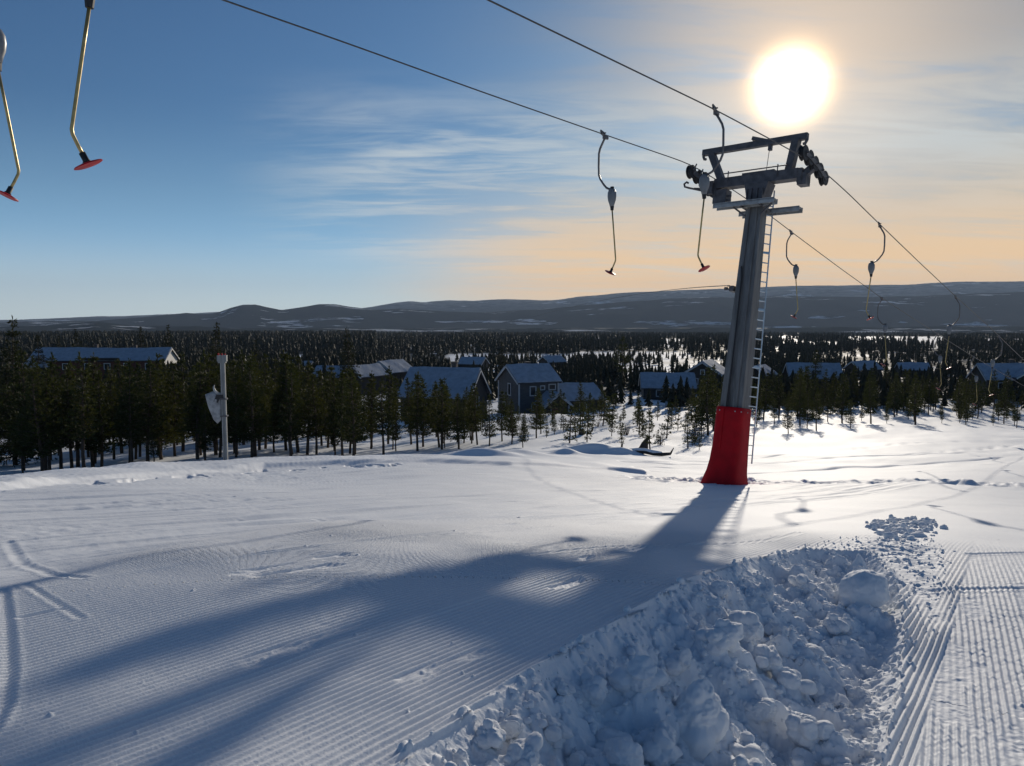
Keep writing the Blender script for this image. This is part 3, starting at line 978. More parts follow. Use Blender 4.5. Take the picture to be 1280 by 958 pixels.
def make_hanger(sgn, label):
    # sgn +1: on the right rope, the bracket bows outwards to the right
    t = thing('button_hanger', label, 'lift hanger', (0, 0, 0), (0, 0, -(LA)), 'button hangers on the lift ropes')
    # local x = across the rope to the right (EX), y = downhill, z up
    g = MB()
    g.bar((0.0, -0.17, 0.055), (0.0, 0.13, -0.045), 0.05, 0.06)
    g.box((0, 0.02, -0.03), (0.10, 0.12, 0.08))
    g.tube([(-0.06, -0.05, 0.06), (0.06, -0.05, 0.06)], 0.018, 8)
    g.bar((0, -0.2, 0.10), (0.0, 0.0, 0.05), 0.03, 0.05)
    g.build('rope_grip', M['bracket'], t)
    b = MB()
    path = [(0.0, 0, -0.05), (0.07, 0, -0.16), (0.15, 0, -0.30), (0.185, 0, -0.42), (0.19, 0, -0.75), (0.18, 0, -0.98), (0.13, 0, -1.10), (0.02, 0, -1.25), (-0.06, 0, -1.335), (-0.14, 0, -1.375), (-0.26, 0, -1.37)]
    b.tube([(x * sgn, y, z) for x, y, z in path], 0.028, 8)
    b.build('bracket_arm', M['bracket'], t, smooth=True)
    bx = -0.24 * sgn
    sb = MB()
    prof = [(-1.38, 0.04, 0.06), (-1.41, 0.085, 0.08), (-1.48, 0.12, 0.09), (-1.58, 0.125, 0.09), (-1.68, 0.108, 0.085), (-1.76, 0.075, 0.07), (-1.83, 0.055, 0.055)]
    sb.loft([[(bx + math.cos(q) * rx_, math.sin(q) * ry_ - 0.01, z) for q in np.linspace(0, 2 * math.pi, 18, endpoint=False)] for z, rx_, ry_ in prof])
    bo = sb.build('spring_box', M['box_plastic'], t, smooth=True)
    MB().tube([(bx, 0, -1.33), (bx, 0, -1.41)], 0.05, 10).build('box_cap', M['rubber'], bo)
    MB().tube([(bx, 0, -1.82), (bx, 0, -1.93)], [0.055, 0.042], 10).build('box_cap', M['rubber'], bo)
    r_ = MB()
    rp = [(bx, 0, -1.90), (bx - 0.04 * sgn, 0, -2.3), (bx - 0.115 * sgn, 0, -3.10), (bx - 0.125 * sgn, 0, -3.20), (bx - 0.115 * sgn, 0, -3.25), (bx - 0.06 * sgn, 0, -3.36), (bx - 0.01 * sgn, 0, -3.45)]
    r_.tube(rp, 0.019, 10)
    r_.build('tow_rod', M['brass_rod'], t, smooth=True)
    e = Vector(rp[-1]); ax = (Vector(rp[-1]) - Vector(rp[-2])).normalized()
    k = MB()
    k.tube([e - ax * 0.03, e + ax * 0.05, e + ax * 0.075], [0.033, 0.033, 0.05], 12)
    ko = k.build('collar', M['rubber'], t, smooth=True)
    bt = MB()
    c0 = e + ax * 0.09
    bt.tube([c0 - ax * 0.015, c0, c0 + ax * 0.012, c0 + ax * 0.022], [0.07, 0.145, 0.15, 0.12], 24)
    auto_smooth(bt.build('button_seat', M['red_plastic'], t), 40)
    return t
HR = [(-18.5, 'red button hanger with long rod, near the top left corner of the photo'),
      (-5.73, 'button hanger whose bracket passes in front of the lift tower frame'),
      (5.78, 'button hanger on the right rope just below the tower, seen against the hills'),
      (16.24, 'second button hanger below the tower on the right rope, low over the valley'),
      (25.6, 'third button hanger below the tower on the right rope, among the treetops'),
      (36.5, 'fourth button hanger below the tower on the right rope, at the photo edge')]
HL = [(-19.22, 'red button hanger cut off by the left edge of the photo'),
      (-5.41, 'button hanger alone against the sky to the left of the lift tower'),
      (6.41, 'button hanger on the left rope just right of the tower ladder'),
      (17.05, 'second button hanger past the tower ladder on the left rope'),
      (27.0, 'third button hanger past the tower ladder on the left rope, small in front of trees'),
      (36.2, 'fourth button hanger past the tower ladder on the left rope, tiny before a cabin')]
rg = random.Random(11)
for side, tab in ((1, HR), (-1, HL)):
    proto = None
    for t_, lab in tab:
        if proto is None:
            o = proto = make_hanger(side, lab)
        else:
            o = copy_tree(proto)
            o['label'] = lab
        o.location = rope_pt(side, t_) + Vector((0, 0, -0.03))
        rz = -LA + rg.uniform(-0.12, 0.12)
        if t_ < -15: rz = R(32)                      # the two nearest have swung round on their ropes
        if t_ > 0: o.scale = (0.9, 0.9, 0.89)          # rods pulled right in
        o.rotation_euler = (rg.uniform(-0.02, 0.02), (0.07 if side > 0 else -0.035) if t_ < -15 else rg.uniform(-0.012, 0.012), rz)

# thin cable strung from the tower's clamp far out over the valley
wa = tl(-0.62, -0.14, 5.87)
wpts = []
for k in range(60):
    s = k / 59
    q = at(917 + (640 - 917) * s, 357, 22 + 95 * s ** 1.6)
    py = 357 + 0.0009 * (s * 277) ** 2 * 0.55
    q = at(917 - 277 * s, py + 9 * s, 22 + 95 * s ** 1.6)
    wpts.append(q)
wpts[0] = wa
tag(MB().tube(wpts, 0.014, 6).build('signal_cable', M['cable'], smooth=True), 'thin cable reaching left over the valley from a clamp on the tower', 'cable')

# ------------------------------------------------------------------ marker post with folded net
pb = at(282, 586, 21)
pb.z = ground_z(pb.x, pb.y)
def post():
    t = thing('marker_post', 'square grey steel post with capped top at the piste edge before the pines', 'post', pb, (0, 0, R(12)))
    H_ = (586 - 460) / 950 * 21 + 0.02
    p = MB()
    p.box((0.01, 0, H_ / 2 - 0.3), (0.12, 0.12, H_ + 0.6))
    po = p.build('shaft', M['post'], t)
    e = MB()
    for s in (-1, 1):
        e.box((0.01 + 0.045 * s, -0.066, H_ / 2), (0.018, 0.014, H_))
    e.build('edge_rib', M['galv_light'], po)
    b = MB()
    for h in (0.45, 0.62):
        b.box((0.01, 0, H_ * h), (0.19, 0.19, 0.035))
    b.build('band', M['dark_steel'], t)
    c_ = MB()
    c_.box((0.0, 0, H_ + 0.06), (0.25, 0.20, 0.17))
    c_.box((0.0, 0, H_ - 0.04), (0.20, 0.18, 0.06))
    c_.build('cap', M['post'], t)
    r_ = MB()
    for x in (-0.09, 0.0, 0.08):
        r_.box((x, -0.02, H_ + 0.17), (0.035, 0.07, 0.05 + 0.02 * math.sin(x * 60)))
    r_.build('reflector', M['red_plastic'], t)
    h = MB()
    zc_ = H_ * 0.66
    h.tube([(0, 0, zc_), (-0.14, -0.02, zc_ + 0.03), (-0.22, -0.02, zc_ + 0.12), (-0.245, -0.02, zc_ + 0.22), (-0.22, -0.02, zc_ + 0.28)], [0.05, 0.045, 0.035, 0.022, 0.01], 8)
    h.build('hook', M['galv_light'], t, smooth=True)
    k = MB()
    k.box((-0.15, -0.03, zc_ - 0.10), (0.12, 0.12, 0.2), Matrix.Rotation(0.4, 3, 'Y'))
    k.box((-0.07, -0.03, zc_ - 0.04), (0.16, 0.10, 0.10))
    k.build('clamp', M['rubber'], t)
    # bag-like folded net hanging off the clamp
    n = tag(bpy.data.objects.new('folded_net', bpy.data.meshes.new('folded_net')), 'pale grey folded net hanging from the post beside the piste', 'net')
    C.objects.link(n)
    outl = [(-0.47, 0.02), (-0.40, -0.32), (-0.27, -0.68), (-0.17, -0.80), (-0.07, -0.70), (-0.06, -0.2), (-0.10, 0.03), (-0.27, 0.10)]
    N = 12
    vs, fs = [], []
    # a closed pillow between two faces
    cx_ = sum(a for a, b in outl) / len(outl); cz_ = sum(b for a, b in outl) / len(outl)
    dense = []
    for i in range(len(outl)):
        a, b = outl[i], outl[(i + 1) % len(outl)]
        for k in range(3):
            dense.append((a[0] + (b[0] - a[0]) * k / 3, a[1] + (b[1] - a[1]) * k / 3))
    m_ = len(dense)
    rr_ = [1.0, 0.8, 0.55, 0.28]
    for sgn in (-1, 1):
        for q in rr_:
            for (a, b) in dense:
                x = cx_ + (a - cx_) * q; z = cz_ + (b - cz_) * q
                y = sgn * (0.012 + 0.055 * (1 - q * q)) + 0.03 * mnoise.noise(Vector((x * 7, z * 5, sgn * 3)))
                vs.append((x, y - 0.03, z))
    def idx(s, q, j): return (s * len(rr_) + q) * m_ + j % m_
    for s in (0, 1):
        for q in range(len(rr_) - 1):
            for j in range(m_):
                f_ = (idx(s, q, j), idx(s, q, j + 1), idx(s, q + 1, j + 1), idx(s, q + 1, j))
                fs.append(f_ if s == 0 else f_[::-1])
        fs.append(tuple(idx(s, len(rr_) - 1, j) for j in range(m_)))
    for j in range(m_):
        fs.append((idx(0, 0, j), idx(1, 0, j), idx(1, 0, j + 1), idx(0, 0, j + 1)))
    n.data.from_pydata(vs, [], fs); n.data.validate()
    n.data.materials.append(M['cloth'])
    n.data.polygons.foreach_set('use_smooth', [True] * len(n.data.polygons))
    n.location = pb + Vector((0, 0, zc_)); n.rotation_euler = (0, 0, R(12))
post()

# ------------------------------------------------------------------ lumps of snow standing clear of the rubble
def make_block(seed, sx, sy, sz, lobes=9, rough=1.0):
    """a clotted lump: several lobes grown together, crumbly on the outside"""
    bm = bmesh.new()
    bmesh.ops.create_icosphere(bm, subdivisions=5, radius=1.0)
    rr_ = random.Random(seed * 13 + 1)
    L = []
    for k in range(lobes):
        dv = Vector((rr_.gauss(0, 1), rr_.gauss(0, 1), rr_.gauss(0, 1))).normalized()
        L.append((dv * rr_.uniform(0.42, 0.70), rr_.uniform(0.26, 0.46)))
    L.append((Vector((0, 0, 0)), 0.56 if lobes > 5 else 0.8))
    cuts = [(Vector((rr_.gauss(0, 1), rr_.gauss(0, 1), rr_.gauss(0, 0.7))).normalized(), rr_.uniform(0.62, 0.85)) for _ in range(5)]
    rnd = Vector((seed * 3.7, seed * 1.9, seed * 5.1))
    for v in bm.verts:
        d_ = v.co.normalized()
        best = 0.3
        for c_, r_ in L:
            b_ = d_.dot(c_)
            disc = b_ * b_ - c_.length_squared + r_ * r_
            if disc > 0: best = max(best, b_ + math.sqrt(disc))
        for n_, q_ in cuts:
            dn = d_.dot(n_)
            if dn > 0.05: best = min(best, q_ / dn)
        k = best + rough * (0.06 * mnoise.noise(d_ * 4 + rnd) + 0.035 * mnoise.noise(d_ * 9 + rnd) + 0.022 * mnoise.noise(d_ * 20 + rnd))
        p = d_ * k
        v.co = Vector((p.x * sx, p.y * sy, p.z * sz)) * 1.05
    me = bpy.data.meshes.new('snow_lump')
    bm.to_mesh(me); bm.free()
    me.polygons.foreach_set('use_smooth', [True] * len(me.polygons))
    me.materials.append(M['snow'])
    return me
lump = [make_block(k, *s) for k, s in enumerate(((1, 0.8, 0.72), (1, 0.85, 0.8), (1.15, 0.8, 0.85), (0.9, 0.9, 0.85), (1.15, 0.85, 0.85, 5, 0.8), (1, 1, 0.8), (1.1, 0.9, 0.75), (0.95, 0.8, 0.9)))]
def place_lump(px, py, half_px, k, label, rot=0.0, sink=0.35, group='lumps of broken snow between the two groomed lanes', tilt=0.0):
    h = hit(px, py + half_px * 0.5)
    g = ground_z(h.x, h.y)
    dist = Vector((h.x, h.y, g)).length
    s = half_px / F_PX * dist
    o = bpy.data.objects.new('snow_lump', lump[k])
    C.objects.link(o)
    o.scale = (s, s, s)
    o.location = (h.x, h.y, g + s * (0.7 - sink))
    o.rotation_euler = (tilt, tilt * 0.5, rot)
    return tag(o, label, 'snow lump', group)
place_lump(1080, 738, 33, 4, 'biggest smooth snow block casting a long shadow beside the right groomed lane', 0.4, 0.2, None)
place_lump(872, 880, 50, 7, 'large pale broken snow chunk with a sunlit crest in the middle of the rubble', 0.8, 0.25, None, 0.3)
rl = random.Random(21)
for (px, py, hp) in ((1018, 793, 22), (1030, 845, 26), (970, 770, 22), (985, 838, 22), (800, 845, 32), (765, 885, 26), (930, 905, 28), (1010, 905, 26), (905, 805, 26), (955, 815, 20), (1055, 905, 20),
                     (690, 890, 28), (735, 915, 28), (655, 935, 30), (845, 800, 26), (870, 765, 22), (925, 770, 26), (1000, 940, 30), (930, 950, 36), (1070, 850, 16), (820, 905, 34), (740, 845, 24), (610, 915, 22), (960, 735, 18), (1000, 722, 14),
                     (640, 900, 20), (700, 850, 18), (780, 930, 34), (860, 940, 40), (905, 860, 30), (950, 870, 24), (830, 870, 20), (1040, 775, 16), (900, 735, 16), (575, 945, 24), (1050, 945, 24), (880, 835, 22)):
    place_lump(px + rl.uniform(-3, 3), py, hp * rl.uniform(0.7, 1.25), rl.choice((0, 1, 2, 3, 5, 6, 7)), 'rounded lump of broken snow in the rubble at the lower right', rl.uniform(0, 6.2), 0.48, tilt=rl.uniform(-0.4, 0.4))

def crumbs():
    """powder and crumbs lying on the rubble and along its edges: one mass nobody could count"""
    rng = random.Random(77)
    bm = bmesh.new(); bmesh.ops.create_icosphere(bm, subdivisions=2, radius=1.0)
    tv = np.array([v.co[:] for v in bm.verts]); tf = np.array([[v.index for v in f.verts] for f in bm.faces]); bm.free()
    pts = []
    def fill(poly, n, r0, r1, grow):
        xs = [a for a, b in poly]; ys = [b for a, b in poly]
        X = np.array([rng.uniform(min(xs) - grow, max(xs) + grow) for _ in range(n * 6)]); Y = np.array([rng.uniform(max(1.4, min(ys) - grow), max(ys) + grow) for _ in range(n * 6)])
        sd = sdist(X, Y, poly)
        keep = np.nonzero(sd > -grow * np.array([rng.random() ** 3 for _ in range(len(X))]))[0][:n]
        for k in keep:
            # more of the crumbs near the camera, where they can be seen
            pts.append((X[k], Y[k], r0 + (r1 - r0) * rng.random() ** 2.5))
    fill(RUBBLE, 2700, 0.004, 0.022, 0.08)
    fill(SCRUFF, 420, 0.004, 0.014, 0.10)
    fill(CRUMB, 160, 0.012, 0.050, 0.15)
    P = np.array(pts)
    Z = base_height(P[:, 0], P[:, 1]) + relief(P[:, 0], P[:, 1])
    V, Fc = [], []
    nprng = np.random.default_rng(4)
    for k in range(len(P)):
        r = P[k, 2]
        sc = nprng.uniform(0.65, 1.3, 3)
        a = nprng.uniform(0, 6.28)
        q = tv * sc * (1 + nprng.normal(0, 0.10, (len(tv), 1)))
        x = q[:, 0] * math.cos(a) - q[:, 1] * math.sin(a); y = q[:, 0] * math.sin(a) + q[:, 1] * math.cos(a)
        V.append(np.stack([x * r + P[k, 0], y * r + P[k, 1], q[:, 2] * r * 0.9 + Z[k] + r * 0.25], 1))
        Fc.append(tf + k * len(tv))
    V = np.concatenate(V); Fc = np.concatenate(Fc)
    me = bpy.data.meshes.new('snow_crumbs')
    me.vertices.add(len(V)); me.vertices.foreach_set('co', V.astype(np.float32).ravel())
    me.loops.add(len(Fc) * 3); me.loops.foreach_set('vertex_index', Fc.astype(np.int32).ravel())
    me.polygons.add(len(Fc)); me.polygons.foreach_set('loop_start', (np.arange(len(Fc)) * 3).astype(np.int32))
    me.update(calc_edges=True)
    me.polygons.foreach_set('use_smooth', np.ones(len(Fc), bool))
    me.materials.append(M['snow'])
    o = bpy.data.objects.new('snow_crumbs', me)
    C.objects.link(o)
    o['kind'] = 'stuff'
    o['label'] = 'loose crumbs of snow over the rubble between the two groomed lanes'
crumbs()
# ------------------------------------------------------------------ cabins and houses
def prism(L, W, h, r, ov=0.0):
    """gabled block: L along x (ridge), W along y"""
    vs = [(-L / 2, -W / 2, 0), (L / 2, -W / 2, 0), (L / 2, W / 2, 0), (-L / 2, W / 2, 0),
          (-L / 2, -W / 2, h), (L / 2, -W / 2, h), (L / 2, W / 2, h), (-L / 2, W / 2, h), (-L / 2, 0, h + r), (L / 2, 0, h + r)]
    fs = [(0, 1, 5, 4), (2, 3, 7, 6), (1, 2, 6, 9, 5), (3, 0, 4, 8, 7), (4, 5, 9, 8), (6, 7, 8, 9), (3, 2, 1, 0)]
    return vs, fs
def gable_wing(house, L, W, h, r, wall_m, off=(0, 0, 0), rz=0.0, ov=0.45, snow=0.28, trim=M['grey_trim']):
    T = Matrix.Translation(off) @ Matrix.Rotation(rz, 4, 'Z')
    vs, fs = prism(L, W, h, r)
    vs = [(x, y, z if z > 0 else -1.5) for x, y, z in vs]
    MB().add([T @ Vector(v) for v in vs], fs).build('wall', wall_m, house)
    # roof: two slabs meeting at the ridge; felt below, snow above
    sl_ = r / (W / 2)
    ro = MB(); sn = MB(); bts = []
    for s in (-1, 1):
        y1 = s * (W / 2 + ov); z1 = h - sl_ * ov
        x0, x1 = -L / 2 - ov, L / 2 + ov
        def slab(mb, lift0, lift1, inset=0.0, bulge=0.0):
            n = 10
            rows = []
            for k in range(n + 1):
                x = x0 + inset + (x1 - x0 - 2 * inset) * k / n
                lo = []
                for m_ in range(6):
                    q = m_ / 5
                    y = y1 * (1 - q) + (s * 0.0) * q - s * inset * (1 - q)
                    z = z1 + (h + r - z1) * q
                    rag = 0.0
                    if bulge and m_ == 0: rag = s * 0.10 * mnoise.noise(Vector((x * 0.9, s * 3 + L, 0)))
                    lo.append((x, y + rag, z))
                rows.append(lo)
            vs_, fs_ = [], []
            for lo in rows:
                for m_, (x, y, z) in enumerate(lo):
                    vs_.append((x, y, z + lift0))
                for m_, (x, y, z) in enumerate(lo):
                    q = m_ / 5
                    th = lift1 - lift0
                    if bulge: th *= (0.75 + 0.5 * mnoise.noise(Vector((x * 0.5, y * 0.6, L * 3)))) * (0.6 if m_ == 0 else 1)
                    vs_.append((x, y, z + lift0 + th))
            for k in range(n):
                a, b = k * 12, (k + 1) * 12
                for m_ in range(5):
                    fs_.append((a + m_, b + m_, b + m_ + 1, a + m_ + 1)[::-s])
                    fs_.append((a + 6 + m_, a + 7 + m_, b + 7 + m_, b + 6 + m_)[::-s])
                fs_.append((a, a + 6, b + 6, b)[::-s])
            for a in (0, n * 12):
                fs_.append(tuple([a + m_ for m_ in range(6)] + [a + 6 + m_ for m_ in range(5, -1, -1)])[::(s if a else -s)])
            mb.add([T @ Vector(v) for v in vs_], fs_)
        slab(ro, 0.02, 0.16)
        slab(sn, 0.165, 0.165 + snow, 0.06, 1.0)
        # barge boards
        for x in (x0 - 0.015, x1 + 0.015):
            bts.append(MB().bar(T @ Vector((x, y1, z1 + 0.04)), T @ Vector((x, s * 0.02, h + r + 0.04)), 0.05, 0.24))
    rf = ro.build('roof', M['roof_felt'], house)
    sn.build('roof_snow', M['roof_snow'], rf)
    for bt in bts: bt.build('barge_board', trim, rf)
    return T
def window(house, T, pos, w_, h_, axis, trim=M['grey_trim']):
    """axis 'y-' : in the long wall facing -y ; 'x-' / 'x+' : in a gable"""
    n = {'y-': Vector((0, -1, 0)), 'y+': Vector((0, 1, 0)), 'x-': Vector((-1, 0, 0)), 'x+': Vector((1, 0, 0))}[axis]
    u = Vector((0, 0, 1)).cross(n)
    p = Vector(pos)
    fr = MB()
    t = 0.13
    for (a, b) in (((-w_ / 2, -h_ / 2 - t / 2), (w_ / 2, -h_ / 2 - t / 2)), ((-w_ / 2, h_ / 2 + t / 2), (w_ / 2, h_ / 2 + t / 2))):
        fr.bar(T @ (p + u * (a[0] - t) + Vector((0, 0, a[1])) + n * 0.03), T @ (p + u * (b[0] + t) + Vector((0, 0, b[1])) + n * 0.03), 0.06, t)
    for s in (-1, 1):
        q = p + u * s * (w_ / 2 + t / 2) + n * 0.028
        fr.bar(T @ (q - Vector((0, 0, h_ / 2))), T @ (q + Vector((0, 0, h_ / 2))), 0.055, t, (T.to_3x3() @ u))
    f_ = fr.build('window', trim, house)
    g = MB()
    g.bar(T @ (p + n * 0.012 - Vector((0, 0, h_ / 2))), T @ (p + n * 0.012 + Vector((0, 0, h_ / 2))), w_, 0.02, T.to_3x3() @ n)
    g.build('pane', M['glass'], f_)

def base_at(px, py, D, dz=0.0):
    p = at(px, py, D)
    p.z = float(base_height([p.x], [p.y])[0]) + dz
    return p
def top_at(px, py_top, D, height):
    """a building whose ridge (of this height) shows at py_top"""
    p = at(px, py_top, D)
    p.z -= height
    return p

def main_house():
    t = thing('wooden_house', 'two storey grey boarded house with snowy roofs, a gabled porch and a low right wing', 'house', top_at(660, 458, 106, 7.3), (0, 0, R(27)))
    T = gable_wing(t, 6.0, 6.2, 5.4, 1.9, M['wood_grey'])
    for pos, ww, hh, ax in (((-0.9, -3.1, 4.1), 0.75, 1.1, 'y-'), ((2.1, -3.1, 4.55), 0.9, 0.6, 'y-'), ((-0.7, -3.1, 1.9), 0.7, 0.7, 'y-'), ((0.6, -3.1, 4.5), 0.5, 0.4, 'y-'),
                            ((-3.0, -0.2, 4.2), 0.7, 1.5, 'x-'), ((-3.0, 1.4, 1.7), 0.8, 1.1, 'x-')):
        window(t, T, pos, ww, hh, ax)
    c_ = MB()
    for x, y in ((-3.03, -3.13), (3.03, -3.13), (-3.03, 3.13)):
        c_.box(T @ Vector((x, y, 2.4)), (0.16, 0.16, 5.6))
    c_.build('corner_board', M['grey_trim'], t)
    T2 = gable_wing(t, 6.8, 5.8, 2.7, 1.75, M['wood_dark'], (6.3, -1.2, 0.0))
    window(t, T2, (0.2, -2.9, 1.5), 1.0, 1.3, 'y-'); window(t, T2, (-2.2, -2.9, 1.6), 0.8, 1.0, 'y-')
    T3 = gable_wing(t, 3.2, 3.6, 2.4, 1.35, M['wood_dark'], (1.2, -4.4, 0), R(90))
    d_ = MB()
    d_.box(T3 @ Vector((-1.63, 0.3, 1.05)), (0.95, 0.05, 2.0))
    do = d_.build('door', M['wood_red'], t)
    MB().box(T3 @ Vector((-1.68, -0.05, 1.0)), (0.05, 0.05, 0.16)).build('handle', M['galv_light'], do)
    for y in (-1.75, 0.95):
        MB().bar(T3 @ Vector((-1.75, y, -1)), T3 @ Vector((-1.75, y, 2.3)), 0.14, 0.14, (1, 0, 0)).build('porch_post', M['grey_trim'], t)
    # open terrace under the wing's end, with posts and rail
    for (x, y) in ((9.9, -3.9), (10.4, -2.6), (10.4, -1.0)):
        MB().bar((x, y, -1), (x, y, 2.4), 0.13, 0.13, (1, 0, 0)).build('terrace_post', M['grey_trim'], t)
    rl_ = MB()
    for z in (0.35, 0.65, 0.95):
        rl_.bar((9.9, -3.9, z), (10.4, -1.0, z), 0.05, 0.10)
    rl_.build('terrace_rail', M['grey_trim'], t)
    ch = MB()
    ch.box((0.4, 0.9, 7.25), (0.6, 0.6, 1.0)).box((0.4, 0.9, 7.82), (0.75, 0.75, 0.12))
    ch.build('chimney', M['brick'], t)
main_house()

def house(label, px, py_top, D, L, W, h, r, yaw, wall='wood_dark', windows=(), chimney=None, wing=None, trim='grey_trim', group=None):
    t = thing('cabin', label, 'house', top_at(px, py_top, D, h + r + 0.4), (0, 0, R(yaw)), group)
    T = gable_wing(t, L, W, h, r, M[wall], trim=M[trim])
    for (pos, ww, hh, ax) in windows:
        window(t, T, pos, ww, hh, ax, M[trim])
    if chimney:
        ch = MB()
        ch.box((chimney[0], chimney[1], h + r + 0.3), (0.6, 0.6, 1.3)).box((chimney[0], chimney[1], h + r + 1.0), (0.76, 0.76, 0.12))
        ch.build('chimney', M['brick'], t)
    if wing:
        gable_wing(t, *wing[0], M[wall], *wing[1:], trim=M[trim])
    return t
house('broad snow covered roof with one chimney rising above the pines left of the grey house', 556, 459, 96, 8.6, 8.6, 2.6, 3.0, -14, 'wood_dark', [((1.5, -4.3, 1.5), 1.1, 1.1, 'y-'), ((4.3, 0, 1.6), 0.9, 1.2, 'x+')], (1.2, 0.4), group=None)
house('cabin with a small white edged gable facing the camera over the pines', 457, 455.5, 150, 8, 3.9, 2.4, 1.7, 62, 'wood_dark', [((-4.0, 0.0, 1.7), 0.9, 1.0, 'x-')], trim='white_paint')
house('low blue shaded cabin roof in the pines left of the white edged gable', 420, 457, 165, 8, 7, 2.4, 1.9, -8)
house('dark cabin with one brightly sunlit roof slope behind the white edged gable', 489, 450, 170, 7.5, 7, 3.0, 2.1, 58, 'wood_dark', [((-3.75, 0, 2.0), 0.9, 1.1, 'x-')])
lh = house('very long low house with snowy roof and a sunlit white gable at the left horizon', 131, 434.5, 165, 27.5, 7.5, 3.2, 2.2, 4, 'wood_red',
      [((x, -3.75, 1.9), 1.1, 1.1, 'y-') for x in (-10.5, -6.5, -2.0, 2.0, 6.0, 10.5)] + [((13.75, -1.4, 2.2), 0.9, 1.2, 'x+'), ((13.75, 1.4, 2.2), 0.9, 1.2, 'x+'), ((13.75, 0, 4.0), 0.8, 0.8, 'x+')], (-2.0, 0.6), trim='white_paint')
gp_ = MB()
vs, fs = prism(0.06, 7.44, 3.2, 2.16)
gp_.add([(x + 13.79, y, z) for x, y, z in vs], fs)
gp_.build('white_gable', M['white_paint'], lh)
MB().box((6.2, 0.6, 5.6), (0.6, 0.6, 1.3)).build('chimney', M['brick'], lh)
MB().box((0.5, -4.0, 3.45), (8.0, 0.7, 0.5)).build('dormer', M['wood_dark'], lh)
house('small shed with a bright snow roof in the treetops at the far left', 37, 448, 150, 4.0, 3.6, 2.2, 1.3, 50)
house('long dark barn with a blue shaded hipped snow roof beyond the saplings', 834, 465.5, 125, 8.0, 6.0, 2.3, 1.9, -6, 'wood_dark', [((-1.5, -3.0, 1.4), 0.8, 0.9, 'y-')])
house('dark tall house with a sunlit roof slope just left of the tower', 884, 450, 140, 6.5, 6.4, 4.6, 2.0, 62, 'wood_dark', [((-3.25, -1.2, 3.2), 0.7, 0.9, 'x-'), ((-3.25, 1.2, 3.2), 0.7, 0.9, 'x-'), ((-3.25, 0, 4.9), 0.6, 0.7, 'x-')], None, ((4.0, 3.4, 2.2, 1.2), (-1.5, -4.4, 0), R(0)))
house('small cabin with sunlit snow on its roof just right of the tower', 950, 456, 165, 6, 5, 2.4, 1.7, 52)
house('blue roofed cabin half hidden by a dark tree to the right of the tower', 1016, 453.5, 140, 8.6, 7, 2.2, 2.2, -10, 'wood_dark', [((2.0, -3.5, 1.3), 0.8, 0.9, 'y-')])
house('little distant cabin roof between two hangers on the right', 1079, 451, 215, 7.5, 6, 2.3, 1.9, 20)
house('distant low cabin roof left of the far right dormer cabin', 1141, 453, 220, 7.5, 6, 2.3, 1.7, -12)
rc = house('dark cabin at the right edge with a blue snow roof and a pale edged dormer', 1262, 454, 135, 10, 7, 2.4, 2.3, -8, 'wood_dark', [((-2.8, -3.5, 1.3), 0.8, 0.9, 'y-')], (0.5, 0.5))
gable_wing(rc, 2.6, 3.0, 2.9, 1.0, M['wood_dark'], (0.9, -3.2, 0), R(90), trim=M['white_paint'])
house('tiny faraway cabin behind the broad chimney roof', 592, 446, 230, 7, 6, 2.3, 1.7, -20)
house('tiny faraway cabin in the trees just above the grey house', 690, 444.5, 260, 7, 6, 2.3, 1.7, 35)
house('tiny faraway cabin among trees left of the white edged gable', 375, 451, 235, 8, 6, 2.3, 1.8, -15)

# ------------------------------------------------------------------ trees
def add_leaf(vs, fs, p, dirv, L, w_, rng):
    sd = dirv.cross(Vector((rng.uniform(-1, 1), rng.uniform(-1, 1), rng.uniform(-1, 1))))
    if sd.length < 1e-3: sd = dirv.cross(Vector((0, 0, 1)))
    sd.normalize(); sd *= w_
    k = len(vs)
    vs += [p - sd * 0.4, p + dirv * L * 0.45 - sd, p + dirv * L, p + dirv * L * 0.45 + sd]
    fs.append((k, k + 1, k + 2, k + 3))

